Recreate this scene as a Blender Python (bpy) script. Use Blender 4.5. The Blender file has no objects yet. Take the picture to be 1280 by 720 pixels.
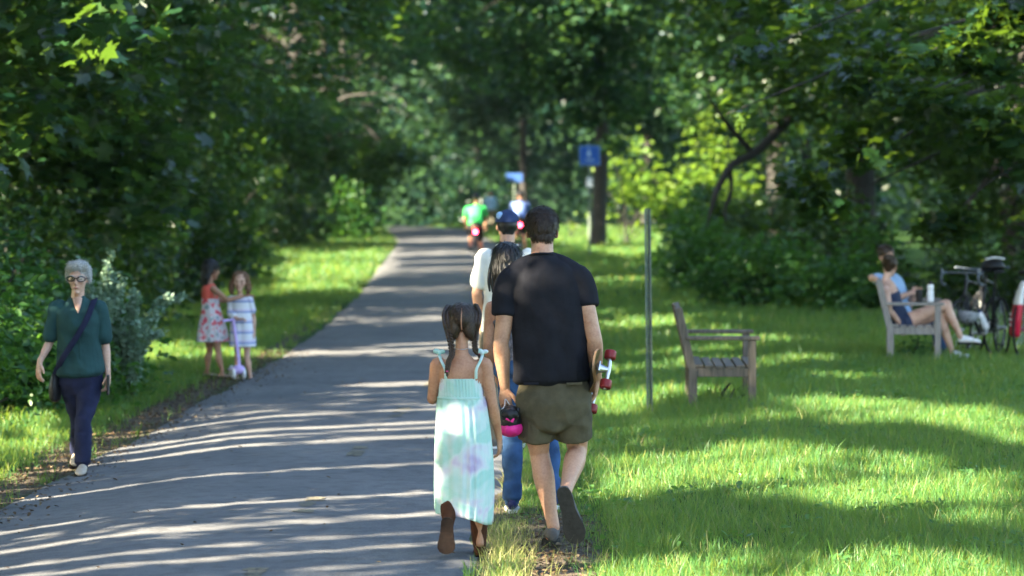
import bpy, bmesh, math, random
import numpy as np
from mathutils import Vector, Matrix, noise as mnoise

random.seed(7)
RNG = np.random.default_rng(11)
SC = bpy.context.scene
COL = SC.collection
F = 3555.0          # focal length in photograph pixels (100 mm on a 36 mm sensor, 1280 wide)
CAMH = 1.87
HOR = 245.0
SUN_AZ = math.radians(32)      # direction the light travels, from +X towards +Y
SUN_EL = math.radians(27)

# ------------------------------------------------------------------ ground height
_zy = [-60, 33, 45, 58, 70, 85, 100, 112, 125, 150, 180, 210, 300, 400, 2000]
_zz = [0, 0, .05, .13, .24, .37, .5, .55, .5, .1, -.3, 2.5, 19, 24, 24]

def sstep(x, a, b):
    t = np.clip((x - a) / (b - a), 0, 1)
    return t * t * (3 - 2 * t)

def gz(x, y):
    x = np.asarray(x, float); y = np.asarray(y, float)
    z = np.interp(y, _zy, _zz)
    z = z - .085 * sstep(-x, 1.9, 3.2) * sstep(y, 12, 16) * (1 - sstep(y, 23, 28))
    z = z + .09 * sstep(x, .5, 2.2) * sstep(y, 17, 22.5) * (1 - sstep(y, 31, 40))
    z = z + .012 * np.sin(x * 1.3 + y * .7) * sstep(x, .4, 1.5) + .012 * np.sin(x * 2.1 - y * 1.1) * sstep(-x, 3.6, 4.6)
    return z

def gzf(x, y): return float(gz(x, y))

def at(px, py, Y):
    """photo pixel at distance Y -> point in the place"""
    s = F / Y
    return Vector(((px - 640) / s, Y, CAMH - (py - HOR) / s))

def gp(px, py, z=0.0):
    Y = F * (CAMH - z) / (py - HOR)
    return ((px - 640) * Y / F, Y)

_cy = [0, 15, 22, 29, 40, 50, 70, 89, 100, 115, 140, 180, 240]
_cx = [-1.72, -1.72, -1.52, -1.2, -1.12, -1.22, -1.62, -2.05, -2.7, -3.6, -7, -18, -40]
def path_c(y): return np.interp(y, _cy, _cx)
PATH_W = 3.2

# ------------------------------------------------------------------ tagging
def tag(o, label=None, cat=None, group=None, kind=None):
    if label: o['label'] = label
    if cat: o['category'] = cat
    if group: o['group'] = group
    if kind: o['kind'] = kind
    return o

def empty(name, loc, rz=0):
    o = bpy.data.objects.new(name, None); COL.objects.link(o)
    o.location = loc; o.rotation_euler = (0, 0, rz); o.empty_display_size = .1
    return o

def link(name, me, parent=None, loc=None):
    o = bpy.data.objects.new(name, me); COL.objects.link(o)
    if parent is not None: o.parent = parent
    if loc is not None: o.location = loc
    return o

def np_mesh(name, V, Fc, mat=None, smooth=False):
    me = bpy.data.meshes.new(name)
    V = np.ascontiguousarray(V, np.float32); Fc = np.ascontiguousarray(Fc, np.int32)
    m, k = Fc.shape
    me.vertices.add(len(V)); me.vertices.foreach_set('co', V.ravel())
    me.loops.add(m * k); me.loops.foreach_set('vertex_index', Fc.ravel())
    me.polygons.add(m); me.polygons.foreach_set('loop_start', np.arange(0, m * k, k, dtype=np.int32))
    if smooth: me.polygons.foreach_set('use_smooth', np.ones(m, bool))
    me.update(calc_edges=True)
    if mat: me.materials.append(mat)
    return me

# ------------------------------------------------------------------ materials
def new_mat(name):
    m = bpy.data.materials.new(name); m.use_nodes = True
    nt = m.node_tree; nt.nodes.clear()
    out = nt.nodes.new('ShaderNodeOutputMaterial')
    return m, nt, out

def N(nt, t, **kw):
    n = nt.nodes.new(t)
    for k, v in kw.items():
        if k in n.inputs: n.inputs[k].default_value = v
        else: setattr(n, k, v)
    return n

def ramp(nt, fac, stops):
    r = nt.nodes.new('ShaderNodeValToRGB')
    e = r.color_ramp.elements
    while len(e) < len(stops): e.new(.5)
    for i, (p, c) in enumerate(stops):
        e[i].position = p; e[i].color = (*c, 1)
    nt.links.new(fac, r.inputs[0])
    return r.outputs[0]

def simple_mat(name, col, rough=.7, var=.12, scale=20, bump=.0, bscale=120, spec=.3, metal=0, sheen=0, emit=None, estr=0):
    m, nt, out = new_mat(name)
    b = N(nt, 'ShaderNodeBsdfPrincipled'); nt.links.new(b.outputs[0], out.inputs[0])
    b.inputs['Roughness'].default_value = rough; b.inputs['Metallic'].default_value = metal
    b.inputs['Specular IOR Level'].default_value = spec
    if sheen: b.inputs['Sheen Weight'].default_value = sheen
    tc = N(nt, 'ShaderNodeTexCoord')
    nz = N(nt, 'ShaderNodeTexNoise', Scale=scale, Detail=4.0)
    nt.links.new(tc.outputs['Object'], nz.inputs['Vector'])
    c = ramp(nt, nz.outputs[0], [(.3, tuple(x * (1 - var) for x in col)), (.7, tuple(min(1, x * (1 + var)) for x in col))])
    nt.links.new(c, b.inputs['Base Color'])
    if bump:
        n2 = N(nt, 'ShaderNodeTexNoise', Scale=bscale, Detail=3.0)
        nt.links.new(tc.outputs['Object'], n2.inputs['Vector'])
        bp = N(nt, 'ShaderNodeBump', Strength=bump, Distance=.01)
        nt.links.new(n2.outputs[0], bp.inputs['Height']); nt.links.new(bp.outputs[0], b.inputs['Normal'])
    if emit:
        b.inputs['Emission Color'].default_value = (*emit, 1); b.inputs['Emission Strength'].default_value = estr
    return m

def skin_mat(name, col):
    m, nt, out = new_mat(name)
    b = N(nt, 'ShaderNodeBsdfPrincipled'); nt.links.new(b.outputs[0], out.inputs[0])
    b.inputs['Roughness'].default_value = .5; b.inputs['Specular IOR Level'].default_value = .35
    b.inputs['Subsurface Weight'].default_value = .12
    b.inputs['Subsurface Radius'].default_value = (.012, .005, .003)
    b.inputs['Subsurface Scale'].default_value = 1.0
    tc = N(nt, 'ShaderNodeTexCoord')
    nz = N(nt, 'ShaderNodeTexNoise', Scale=14.0, Detail=5.0)
    nt.links.new(tc.outputs['Object'], nz.inputs['Vector'])
    c = ramp(nt, nz.outputs[0], [(.28, (col[0] * .80, col[1] * .70, col[2] * .66)), (.5, col), (.72, (col[0] * 1.10, col[1] * 1.10, col[2] * 1.08))])
    n2 = N(nt, 'ShaderNodeTexNoise', Scale=90.0, Detail=4.0); nt.links.new(tc.outputs['Object'], n2.inputs['Vector'])
    f = ramp(nt, n2.outputs[0], [(.35, (.90, .86, .84)), (.6, (1.03, 1.02, 1.02))]); mm = N(nt, 'ShaderNodeMix', data_type='RGBA', blend_type='MULTIPLY'); mm.inputs[0].default_value = 1.0
    nt.links.new(c, mm.inputs[6]); nt.links.new(f, mm.inputs[7]); nt.links.new(mm.outputs[2], b.inputs['Base Color'])
    bp = N(nt, 'ShaderNodeBump', Strength=.15, Distance=.004); nt.links.new(nz.outputs[0], bp.inputs['Height']); nt.links.new(bp.outputs[0], b.inputs['Normal'])
    return m

def leaf_mat(name, stops, trans=(.2, .36, .03), tw=.45, rough=.42, spec=.45):
    m, nt, out = new_mat(name)
    g = N(nt, 'ShaderNodeNewGeometry')
    c = ramp(nt, g.outputs['Random Per Island'], stops)
    b = N(nt, 'ShaderNodeBsdfPrincipled'); b.inputs['Roughness'].default_value = rough
    b.inputs['Specular IOR Level'].default_value = spec
    nt.links.new(c, b.inputs['Base Color'])
    t = N(nt, 'ShaderNodeBsdfTranslucent')
    mc = N(nt, 'ShaderNodeMix', data_type='RGBA', blend_type='MULTIPLY'); mc.inputs[0].default_value = .5
    nt.links.new(c, mc.inputs[6]); mc.inputs[7].default_value = (1, 1, 1, 1)
    sc = N(nt, 'ShaderNodeMix', data_type='RGBA', blend_type='MIX'); sc.inputs[0].default_value = .6
    nt.links.new(c, sc.inputs[6]); sc.inputs[7].default_value = (*trans, 1)
    nt.links.new(sc.outputs[2], t.inputs[0])
    nt.nodes.remove(mc)
    mx = N(nt, 'ShaderNodeMixShader'); mx.inputs[0].default_value = tw
    nt.links.new(b.outputs[0], mx.inputs[1]); nt.links.new(t.outputs[0], mx.inputs[2])
    nt.links.new(mx.outputs[0], out.inputs[0])
    return m

M = {}
M['skin_man'] = skin_mat('skin_light_tan', (.50, .29, .19))
M['skin_girl'] = skin_mat('skin_tan', (.42, .22, .13))
M['skin_woman'] = skin_mat('skin_brown', (.40, .22, .14))
M['skin_pale'] = skin_mat('skin_pale', (.58, .37, .28))
M['tee_black'] = simple_mat('black_cotton', (.013, .0135, .018), .9, .2, 12, .9, 13, .15)
M['olive'] = simple_mat('olive_cotton', (.085, .075, .048), .9, .2, 16, .6, 16, .12)
M['denim'] = simple_mat('blue_denim', (.030, .072, .165), .85, .4, 9, .6, 18, .15)
M['navy'] = simple_mat('navy_trousers', (.016, .02, .05), .85, .25, 12, .7, 13, .15)
M['teal'] = simple_mat('teal_shirt', (.022, .062, .064), .85, .22, 10, .8, 15, .15)
M['white_shirt'] = simple_mat('white_shirt', (.62, .64, .60), .85, .08, 10, .2, 300, .15)
M['khaki'] = simple_mat('khaki_trousers', (.18, .16, .12), .9, .1, 10, .2, 300, .1)
M['cap'] = simple_mat('dark_blue_cap', (.025, .04, .10), .8, .2, 15, .2, 400, .15)
M['suede'] = simple_mat('brown_suede', (.060, .024, .012), .85, .3, 25, .3, 200, .15)
M['sole_brown'] = simple_mat('brown_rubber', (.017, .010, .007), .8, .3, 40, .3, 150, .2)
M['sole_grey'] = simple_mat('grey_rubber', (.032, .031, .026), .85, .25, 40, .4, 150, .2)
M['shoe_grey'] = simple_mat('grey_canvas', (.12, .115, .11), .9, .2, 30, .3, 300, .15)
M['white_rubber'] = simple_mat('white_rubber', (.7, .7, .68), .6, .08, 30)
M['beige_shoe'] = simple_mat('beige_leather', (.45, .38, .30), .6, .12, 30)
M['hair_brown'] = simple_mat('dark_brown_hair', (.036, .021, .012), .42, .75, 130, .2, 300, .4)
M['hair_black'] = simple_mat('black_hair', (.008, .007, .007), .4, .4, 60, .2, 300, .4)
M['hair_grey'] = simple_mat('silver_hair', (.42, .42, .41), .55, .5, 110, .3, 300, .3)
M['hair_light'] = simple_mat('light_brown_hair', (.16, .085, .045), .5, .35, 60, .2, 300, .35)
M['blackplastic'] = simple_mat('black_plastic', (.012, .012, .014), .45, .2, 30)
M['pink'] = simple_mat('pink_plastic', (.75, .03, .25), .5, .08, 20)
M['whiteplastic'] = simple_mat('white_plastic', (.75, .76, .78), .4, .06, 20)
M['redwheel'] = simple_mat('red_urethane', (.19, .014, .016), .35, .2, 20)
M['metal'] = simple_mat('bare_metal', (.55, .56, .58), .35, .1, 30, metal=1)
M['galv'] = simple_mat('galvanised_steel', (.12, .155, .12), .6, .2, 25, .1, 100)
M['maplewood'] = simple_mat('maple_plywood', (.20, .12, .065), .5, .2, 18)
M['griptape'] = simple_mat('black_grip', (.012, .012, .012), .95, .2, 60, .4, 800)
M['tyre'] = simple_mat('black_tyre', (.012, .012, .013), .85, .2, 60, .3, 300)
M['framered'] = simple_mat('red_frame_paint', (.5, .01, .04), .3, .1, 10)
M['frameblack'] = simple_mat('black_frame_paint', (.012, .013, .016), .3, .1, 10)
M['framewhite'] = simple_mat('white_frame_paint', (.75, .75, .75), .3, .05, 10)
M['neon'] = simple_mat('neon_green_jersey', (.05, .56, .12), .7, .06, 10)
M['paleblue'] = simple_mat('pale_blue_cloth', (.32, .48, .72), .85, .1, 10, .2, 300)
M['bluejersey'] = simple_mat('blue_white_jersey', (.14, .21, .46), .8, .12, 6)
M['darkblue'] = simple_mat('dark_blue_cloth', (.02, .025, .09), .85, .1, 10)
M['navytop'] = simple_mat('navy_swim_top', (.022, .035, .08), .7, .15, 12)
M['lilac'] = simple_mat('lilac_plastic', (.55, .42, .78), .4, .08, 20)
M['redlamp'] = simple_mat('red_lamp', (.8, .02, .03), .4, .05, 10, emit=(1, .04, .08), estr=6)
M['signblue'] = simple_mat('blue_sign_paint', (.012, .09, .42), .5, .12, 8)
M['bar_grey'] = simple_mat('grey_handlebar', (.10, .12, .15), .4, .2, 20)
M['helmet_grey'] = simple_mat('white_grey_helmet', (.27, .29, .32), .4, .35, 28)
M['tank'] = simple_mat('printed_dark_top', (.10, .10, .12), .85, .8, 30)
M['signfar'] = simple_mat('faded_blue_sign', (.03, .085, .27), .6, .1, 8)
M['signwhite'] = simple_mat('white_sign_paint', (.6, .65, .7), .5, .05, 8)
def lens_mat():
    m, nt, out = new_mat('clear_lens'); t = N(nt, 'ShaderNodeBsdfTransparent'); g = N(nt, 'ShaderNodeBsdfGlossy', Roughness=.05); x = N(nt, 'ShaderNodeMixShader'); x.inputs[0].default_value = .12
    t.inputs[0].default_value = (.78, .78, .80, 1); nt.links.new(t.outputs[0], x.inputs[1]); nt.links.new(g.outputs[0], x.inputs[2]); nt.links.new(x.outputs[0], out.inputs[0]); return m
M['lens'] = lens_mat()
M['glass_dark'] = simple_mat('dark_lens', (.02, .02, .02), .15, .1, 10)
M['lip'] = simple_mat('lip_skin', (.30, .12, .10), .5, .05, 10)
M['eyewhite'] = simple_mat('eye', (.05, .04, .035), .3, .05, 10)
M['yellow'] = simple_mat('yellow_plastic', (.6, .6, .03), .5, .1, 10)

def wood_mat(name, a, b_):
    m, nt, out = new_mat(name)
    b = N(nt, 'ShaderNodeBsdfPrincipled'); nt.links.new(b.outputs[0], out.inputs[0]); b.inputs['Roughness'].default_value = .8
    tc = N(nt, 'ShaderNodeTexCoord'); mp = N(nt, 'ShaderNodeMapping'); mp.inputs['Scale'].default_value = (60, 60, 6)
    nz = N(nt, 'ShaderNodeTexNoise', Scale=1.0, Detail=6.0)
    nt.links.new(tc.outputs['Object'], mp.inputs[0]); nt.links.new(mp.outputs[0], nz.inputs['Vector'])
    nt.links.new(ramp(nt, nz.outputs[0], [(.3, a), (.7, b_)]), b.inputs['Base Color'])
    bp = N(nt, 'ShaderNodeBump', Strength=.4, Distance=.004); nt.links.new(nz.outputs[0], bp.inputs['Height']); nt.links.new(bp.outputs[0], b.inputs['Normal'])
    return m
M['teak_brown'] = wood_mat('weathered_brown_wood', (.055, .047, .036), (.14, .118, .092))
M['teak_grey'] = wood_mat('weathered_grey_wood', (.16, .15, .14), (.28, .26, .24))
M['bark'] = wood_mat('bark', (.010, .009, .008), (.032, .028, .024))
M['stem'] = simple_mat('green_stem', (.06, .09, .03), .7)

def dye_mat():
    m, nt, out = new_mat('tie_dye_cotton')
    b = N(nt, 'ShaderNodeBsdfPrincipled'); b.inputs['Roughness'].default_value = .85; b.inputs['Specular IOR Level'].default_value = .15
    tc = N(nt, 'ShaderNodeTexCoord')
    nz = N(nt, 'ShaderNodeTexNoise', Scale=5.5, Detail=2.0, Distortion=.6); nt.links.new(tc.outputs['Object'], nz.inputs['Vector'])
    c = ramp(nt, nz.outputs[0], [(.34, (.50, .42, .62)), (.42, (.66, .68, .74)), (.48, (.62, .76, .74)), (.56, (.40, .68, .61)), (.66, (.52, .73, .66)), (.74, (.72, .75, .71))])
    nt.links.new(c, b.inputs['Base Color'])
    n2 = N(nt, 'ShaderNodeTexNoise', Scale=60.0, Detail=4.0); nt.links.new(tc.outputs['Object'], n2.inputs['Vector'])
    bp = N(nt, 'ShaderNodeBump', Strength=.35, Distance=.008); nt.links.new(n2.outputs[0], bp.inputs['Height']); nt.links.new(bp.outputs[0], b.inputs['Normal'])
    t = N(nt, 'ShaderNodeBsdfTranslucent'); nt.links.new(c, t.inputs[0])
    mx = N(nt, 'ShaderNodeMixShader'); mx.inputs[0].default_value = .2
    nt.links.new(b.outputs[0], mx.inputs[1]); nt.links.new(t.outputs[0], mx.inputs[2]); nt.links.new(mx.outputs[0], out.inputs[0])
    return m
M['dye'] = dye_mat()

def floral_mat():
    m, nt, out = new_mat('floral_cotton')
    b = N(nt, 'ShaderNodeBsdfPrincipled'); nt.links.new(b.outputs[0], out.inputs[0]); b.inputs['Roughness'].default_value = .85
    tc = N(nt, 'ShaderNodeTexCoord')
    nz = N(nt, 'ShaderNodeTexNoise', Scale=17.0, Detail=2.0); nt.links.new(tc.outputs['Object'], nz.inputs['Vector'])
    c = ramp(nt, nz.outputs[0], [(.36, (.25, .33, .36)), (.42, (.62, .58, .62)), (.53, (.66, .62, .66)), (.58, (.68, .20, .24)), (.68, (.62, .06, .10))])
    sp = N(nt, 'ShaderNodeSeparateXYZ'); nt.links.new(tc.outputs['Object'], sp.inputs[0])
    md = N(nt, 'ShaderNodeMath', operation='GREATER_THAN'); md.inputs[1].default_value = .82; nt.links.new(sp.outputs[2], md.inputs[0])
    mx = N(nt, 'ShaderNodeMix', data_type='RGBA'); mx.inputs[7].default_value = (.62, .10, .07, 1)
    nt.links.new(md.outputs[0], mx.inputs[0]); nt.links.new(c, mx.inputs[6]); nt.links.new(mx.outputs[2], b.inputs['Base Color'])
    return m
M['floral'] = floral_mat()

def stripe_mat():
    m, nt, out = new_mat('striped_cotton')
    b = N(nt, 'ShaderNodeBsdfPrincipled'); nt.links.new(b.outputs[0], out.inputs[0]); b.inputs['Roughness'].default_value = .85
    tc = N(nt, 'ShaderNodeTexCoord'); sp = N(nt, 'ShaderNodeSeparateXYZ'); nt.links.new(tc.outputs['Object'], sp.inputs[0])
    a = N(nt, 'ShaderNodeMath', operation='MULTIPLY'); a.inputs[1].default_value = 9.5; nt.links.new(sp.outputs[2], a.inputs[0])
    f = N(nt, 'ShaderNodeMath', operation='FRACT'); nt.links.new(a.outputs[0], f.inputs[0])
    c = ramp(nt, f.outputs[0], [(0, (.66, .68, .74)), (.42, (.66, .68, .74)), (.46, (.22, .30, .55)), (.6, (.22, .30, .55)), (.64, (.60, .55, .70)), (.8, (.60, .55, .70)), (.84, (.66, .68, .74))])
    nt.links.new(c, b.inputs['Base Color'])
    return m
M['stripe'] = stripe_mat()

# leaves
M['leaf_left'] = leaf_mat('leaf_deep_green', [(0, (.006, .027, .015)), (.5, (.011, .044, .020)), (.85, (.021, .066, .022)), (1, (.06, .12, .025))], (.20, .36, .025), .40, .34, .6)
M['leaf_right'] = leaf_mat('leaf_maple_green', [(0, (.005, .022, .009)), (.5, (.010, .036, .012)), (.85, (.020, .056, .015)), (1, (.06, .11, .022))], (.20, .34, .02), .40, .36, .55)
M['leaf_far'] = leaf_mat('leaf_far_green', [(0, (.009, .036, .022)), (.5, (.016, .054, .028)), (1, (.05, .11, .04))], (.16, .32, .05), .42)
M['leaf_end'] = leaf_mat('leaf_shaded_blue_green', [(0, (.006, .026, .020)), (.6, (.010, .036, .026)), (.93, (.016, .052, .030)), (1, (.05, .10, .04))], (.10, .22, .05), .36)  # far leaf green with the shade of the path end put into its colour
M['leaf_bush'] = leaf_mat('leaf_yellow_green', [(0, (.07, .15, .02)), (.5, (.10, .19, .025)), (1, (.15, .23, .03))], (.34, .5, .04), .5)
M['leaf_shrub'] = leaf_mat('leaf_shrub_green', [(0, (.016, .060, .018)), (.5, (.030, .10, .022)), (1, (.07, .16, .03))], (.18, .40, .03), .4)
M['leaf_clover'] = leaf_mat('clover_leaf', [(0, (.035, .12, .03)), (1, (.075, .18, .04))], (.3, .5, .05), .4)
M['leaf_silver'] = leaf_mat('leaf_silver_green', [(0, (.16, .27, .19)), (1, (.26, .36, .27))], (.2, .36, .12), .35)
M['grass'] = leaf_mat('grass_blade', [(0, (.032, .115, .040)), (.55, (.050, .160, .044)), (.88, (.095, .205, .036)), (1, (.29, .26, .09))], (.50, .60, .055), .48, .45, .35)
M['drygrass'] = leaf_mat('pale_grass_blade', [(0, (.10, .15, .03)), (.5, (.20, .22, .07)), (1, (.36, .32, .16))], (.4, .45, .12), .4, .5, .3)
M['litter'] = leaf_mat('dry_leaf', [(0, (.045, .03, .018)), (.6, (.10, .065, .035)), (1, (.25, .19, .11))], (.2, .12, .05), .15, .7, .2)
# ------------------------------------------------------------------ lofted solids
def catmull(P, sub):
    P = np.asarray(P, float)
    if P.ndim == 1: P = P[:, None]
    n = len(P)
    if n == 2:
        t = np.linspace(0, 1, sub + 1)[:, None]; return P[0] * (1 - t) + P[1] * t
    out = []
    for i in range(n - 1):
        p0 = P[max(i - 1, 0)]; p1 = P[i]; p2 = P[i + 1]; p3 = P[min(i + 2, n - 1)]
        for j in range(sub):
            t = j / sub
            out.append(.5 * ((2 * p1) + (-p0 + p2) * t + (2 * p0 - 5 * p1 + 4 * p2 - p3) * t * t + (-p0 + 3 * p1 - 3 * p2 + p3) * t ** 3))
    out.append(P[-1]); return np.array(out)

def unit(v):
    v = np.asarray(v, float); return v / (np.linalg.norm(v) + 1e-12)

class Blob:
    def __init__(self): self.v = []; self.f = []
    def loft(self, pts, rad, ref=(1, 0, 0), n=14, sub=4, cap=.8, yfun=None):
        pts = [tuple(p) for p in pts]
        rad = [(r, r) if not isinstance(r, (tuple, list)) else r for r in rad]
        P = catmull(pts, sub); R = np.maximum(catmull(rad, sub), 1e-4)
        T = np.gradient(P, axis=0); T = np.array([unit(t) for t in T])
        ref = np.asarray(ref, float)
        th = np.arange(n) * 2 * math.pi / n
        rings = []
        def ring(p, t, ra, rb):
            a = ref - t * np.dot(ref, t)
            if np.linalg.norm(a) < .05: a = np.array((0, 0, 1.)) - t * t[2]
            a = unit(a); b = np.cross(t, a)
            return [p + math.cos(q) * ra * a + math.sin(q) * rb * b for q in th]
        r0 = min(R[0]) * cap; r1 = min(R[-1]) * cap
        for an in ((60, 30) if cap > 0 else ()):
            c, s = math.cos(math.radians(an)), math.sin(math.radians(an))
            rings.append(ring(P[0] - T[0] * r0 * s, T[0], R[0][0] * c, R[0][1] * c))
        for i in range(len(P)): rings.append(ring(P[i], T[i], R[i][0], R[i][1]))
        for an in ((30, 60) if cap > 0 else ()):
            c, s = math.cos(math.radians(an)), math.sin(math.radians(an))
            rings.append(ring(P[-1] + T[-1] * r1 * s, T[-1], R[-1][0] * c, R[-1][1] * c))
        b0 = len(self.v)
        for r in rings: self.v.extend(r)
        m = len(rings)
        for i in range(m - 1):
            for j in range(n):
                k = (j + 1) % n
                self.f.append((b0 + i * n + j, b0 + i * n + k, b0 + (i + 1) * n + k, b0 + (i + 1) * n + j))
        s = len(self.v); self.v.append(P[0] - T[0] * r0); self.v.append(P[-1] + T[-1] * r1)
        for j in range(n):
            k = (j + 1) % n
            self.f.append((s, b0 + k, b0 + j)); e = b0 + (m - 1) * n
            self.f.append((s + 1, e + j, e + k))
        return self
    def ell(self, c, r, rot=None, n=16, m=10):
        c = np.asarray(c, float); b0 = len(self.v)
        for i in range(m + 1):
            ph = math.pi * i / m
            for j in range(n):
                q = 2 * math.pi * j / n
                p = np.array((math.sin(ph) * math.cos(q) * r[0], math.sin(ph) * math.sin(q) * r[1], math.cos(ph) * r[2]))
                if rot is not None: p = rot @ p
                self.v.append(c + p)
        for i in range(m):
            for j in range(n):
                k = (j + 1) % n
                self.f.append((b0 + i * n + j, b0 + (i + 1) * n + j, b0 + (i + 1) * n + k, b0 + i * n + k))
        return self
    def box(self, c, h, rot=None, bev=0):
        """bevelled box: centre, half sizes"""
        bm = bmesh.new(); bmesh.ops.create_cube(bm, size=2)
        for v in bm.verts: v.co = Vector((v.co.x * h[0], v.co.y * h[1], v.co.z * h[2]))
        if bev: bmesh.ops.bevel(bm, geom=bm.edges[:], offset=bev, segments=2, affect='EDGES', profile=.5)
        b0 = len(self.v); bm.verts.index_update()
        for v in bm.verts:
            p = np.array(v.co)
            if rot is not None: p = rot @ p
            self.v.append(np.asarray(c, float) + p)
        for f in bm.faces: self.f.append(tuple(b0 + v.index for v in f.verts))
        bm.free(); return self
    def bar(self, a, b, w, t, bev=.004, up=(0, 0, 1)):
        """bar from a to b with width w (across) and thickness t (along up)"""
        a = np.asarray(a, float); b = np.asarray(b, float); x = unit(b - a)
        u = np.asarray(up, float); u = u - x * np.dot(u, x)
        if np.linalg.norm(u) < .05: u = np.array((0, 1., 0)) - x * x[1]
        u = unit(u); s = np.cross(u, x)
        return self.box((a + b) / 2, (np.linalg.norm(b - a) / 2, w / 2, t / 2), np.array([x, s, u]).T, bev)
    def torus(self, c, R, r, ax=(0, 1, 0), n=40, m=8, sq=1.0):
        c = np.asarray(c, float); ax = unit(ax); a = unit(np.cross(ax, (0, 0, 1)) if abs(ax[2]) < .9 else (1, 0, 0)); b = np.cross(ax, a)
        b0 = len(self.v)
        for i in range(n):
            q = 2 * math.pi * i / n; d = math.cos(q) * a + math.sin(q) * b
            for j in range(m):
                w = 2 * math.pi * j / m
                self.v.append(c + d * (R + r * math.cos(w)) + ax * r * sq * math.sin(w))
        for i in range(n):
            for j in range(m):
                i2 = (i + 1) % n; j2 = (j + 1) % m
                self.f.append((b0 + i * m + j, b0 + i2 * m + j, b0 + i2 * m + j2, b0 + i * m + j2))
        return self
    def mesh(self, name, mat=None, smooth=True):
        me = bpy.data.meshes.new(name)
        me.from_pydata([tuple(p) for p in self.v], [], self.f); me.update()
        if smooth: me.polygons.foreach_set('use_smooth', np.ones(len(me.polygons), bool))
        if mat: me.materials.append(mat)
        return me
    def obj(self, name, mat, parent=None, smooth=True, loc=None):
        me = self.mesh(name, mat, smooth)
        return link(name, me, parent, loc)
    def flat(self, name, mat, parent=None, loc=None): return self.obj(name, mat, parent, False, loc)

def fuse(blob, name, mat, parent=None, voxel=.007, smooth=4, extra=None, wrinkle=None, loc=None):
    """union of the lofts as one continuous skin, optional cloth folds, extra fingers appended"""
    tmp = bpy.data.objects.new('tmp', blob.mesh('tmp')); COL.objects.link(tmp)
    r = tmp.modifiers.new('r', 'REMESH'); r.mode = 'VOXEL'; r.voxel_size = voxel
    s = tmp.modifiers.new('s', 'SMOOTH'); s.factor = .5; s.iterations = smooth
    dg = bpy.context.evaluated_depsgraph_get(); dg.update()
    me = bpy.data.meshes.new_from_object(tmp.evaluated_get(dg))
    tm = tmp.data; bpy.data.objects.remove(tmp); bpy.data.meshes.remove(tm)
    me.name = name; me.materials.clear()
    if wrinkle:
        n = len(me.vertices); co = np.empty(n * 3, np.float32); me.vertices.foreach_get('co', co); co = co.reshape(-1, 3)
        no = np.empty(n * 3, np.float32); me.vertices.foreach_get('normal', no); no = no.reshape(-1, 3)
        co += no * wrinkle(co)[:, None]
        me.vertices.foreach_set('co', co.ravel()); me.update()
    if extra is not None and extra.v:
        bm = bmesh.new(); bm.from_mesh(me); em = extra.mesh('e'); bm.from_mesh(em)
        bm.to_mesh(me); bm.free(); bpy.data.meshes.remove(em)
    me.polygons.foreach_set('use_smooth', np.ones(len(me.polygons), bool)); me.materials.append(mat)
    return link(name, me, parent, loc)

def folds(amp, sx=1., sz=1., fr=7., seed=0):
    """soft cloth folds: ridged noise sampled per vertex"""
    def f(co):
        out = np.empty(len(co), np.float32)
        for i, p in enumerate(co):
            a = mnoise.noise(Vector((p[0] * fr * sx + seed, p[1] * fr * sx, p[2] * fr * sz)))
            b = mnoise.noise(Vector((p[0] * fr * 2.3 * sx + seed, p[1] * fr * 2.3 * sx + 5, p[2] * fr * 2.3 * sz)))
            out[i] = amp * (1 - 2.2 * abs(a)) + amp * .5 * b
        return out
    return f

def lerp(a, b, t): return np.asarray(a, float) * (1 - t) + np.asarray(b, float) * t

# ------------------------------------------------------------------ people
class Fig:
    """a person measured at distance Y; local metres, x right, y away, z up"""
    def __init__(self, px0, py0, Y, zg=None):
        s = F / Y; self.Y = Y; self.X = (px0 - 640) / s
        self.Z = CAMH - (py0 - HOR) / s
        self.J = {}
    def L(self, px, py, d=0.):
        p = at(px, py, self.Y + d); return np.array((p.x - self.X, d, p.z - self.Z))
    def set(self, **kw):
        for k, v in kw.items(): self.J[k] = self.L(*v)
        return self
    def loc(self): return (self.X, self.Y, self.Z)

TORSO_M = [(-.13, .085, .085), (-.02, .158, .108), (.16, .158, .112), (.42, .140, .098), (.68, .165, .112), (.86, .165, .10), (.94, .105, .08), (1.0, .060, .062)]
TORSO_F = [(-.13, .085, .085), (-.02, .168, .112), (.14, .158, .108), (.42, .118, .086), (.68, .140, .102), (.86, .140, .085), (.94, .085, .068), (1.0, .048, .052)]

def torso_pts(J, tab, k, ease=0., t0=-1, t1=2, wide=1.0):
    P, Nk = J['pelvis'], J['neck']; ref = unit(J['shoulderR'] - J['shoulderL'])
    mid = J.get('chest'); pts = []; rad = []
    for t, a, b in tab:
        if t < t0 or t > t1: continue
        p = lerp(P, Nk, t)
        if mid is not None: p = p + (mid - lerp(P, Nk, .6)) * max(0, 1 - ((t - .6) / .6) ** 2)
        pts.append(p); rad.append((a * k * wide + ease, b * k * wide + ease))
    return pts, rad, ref

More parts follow.
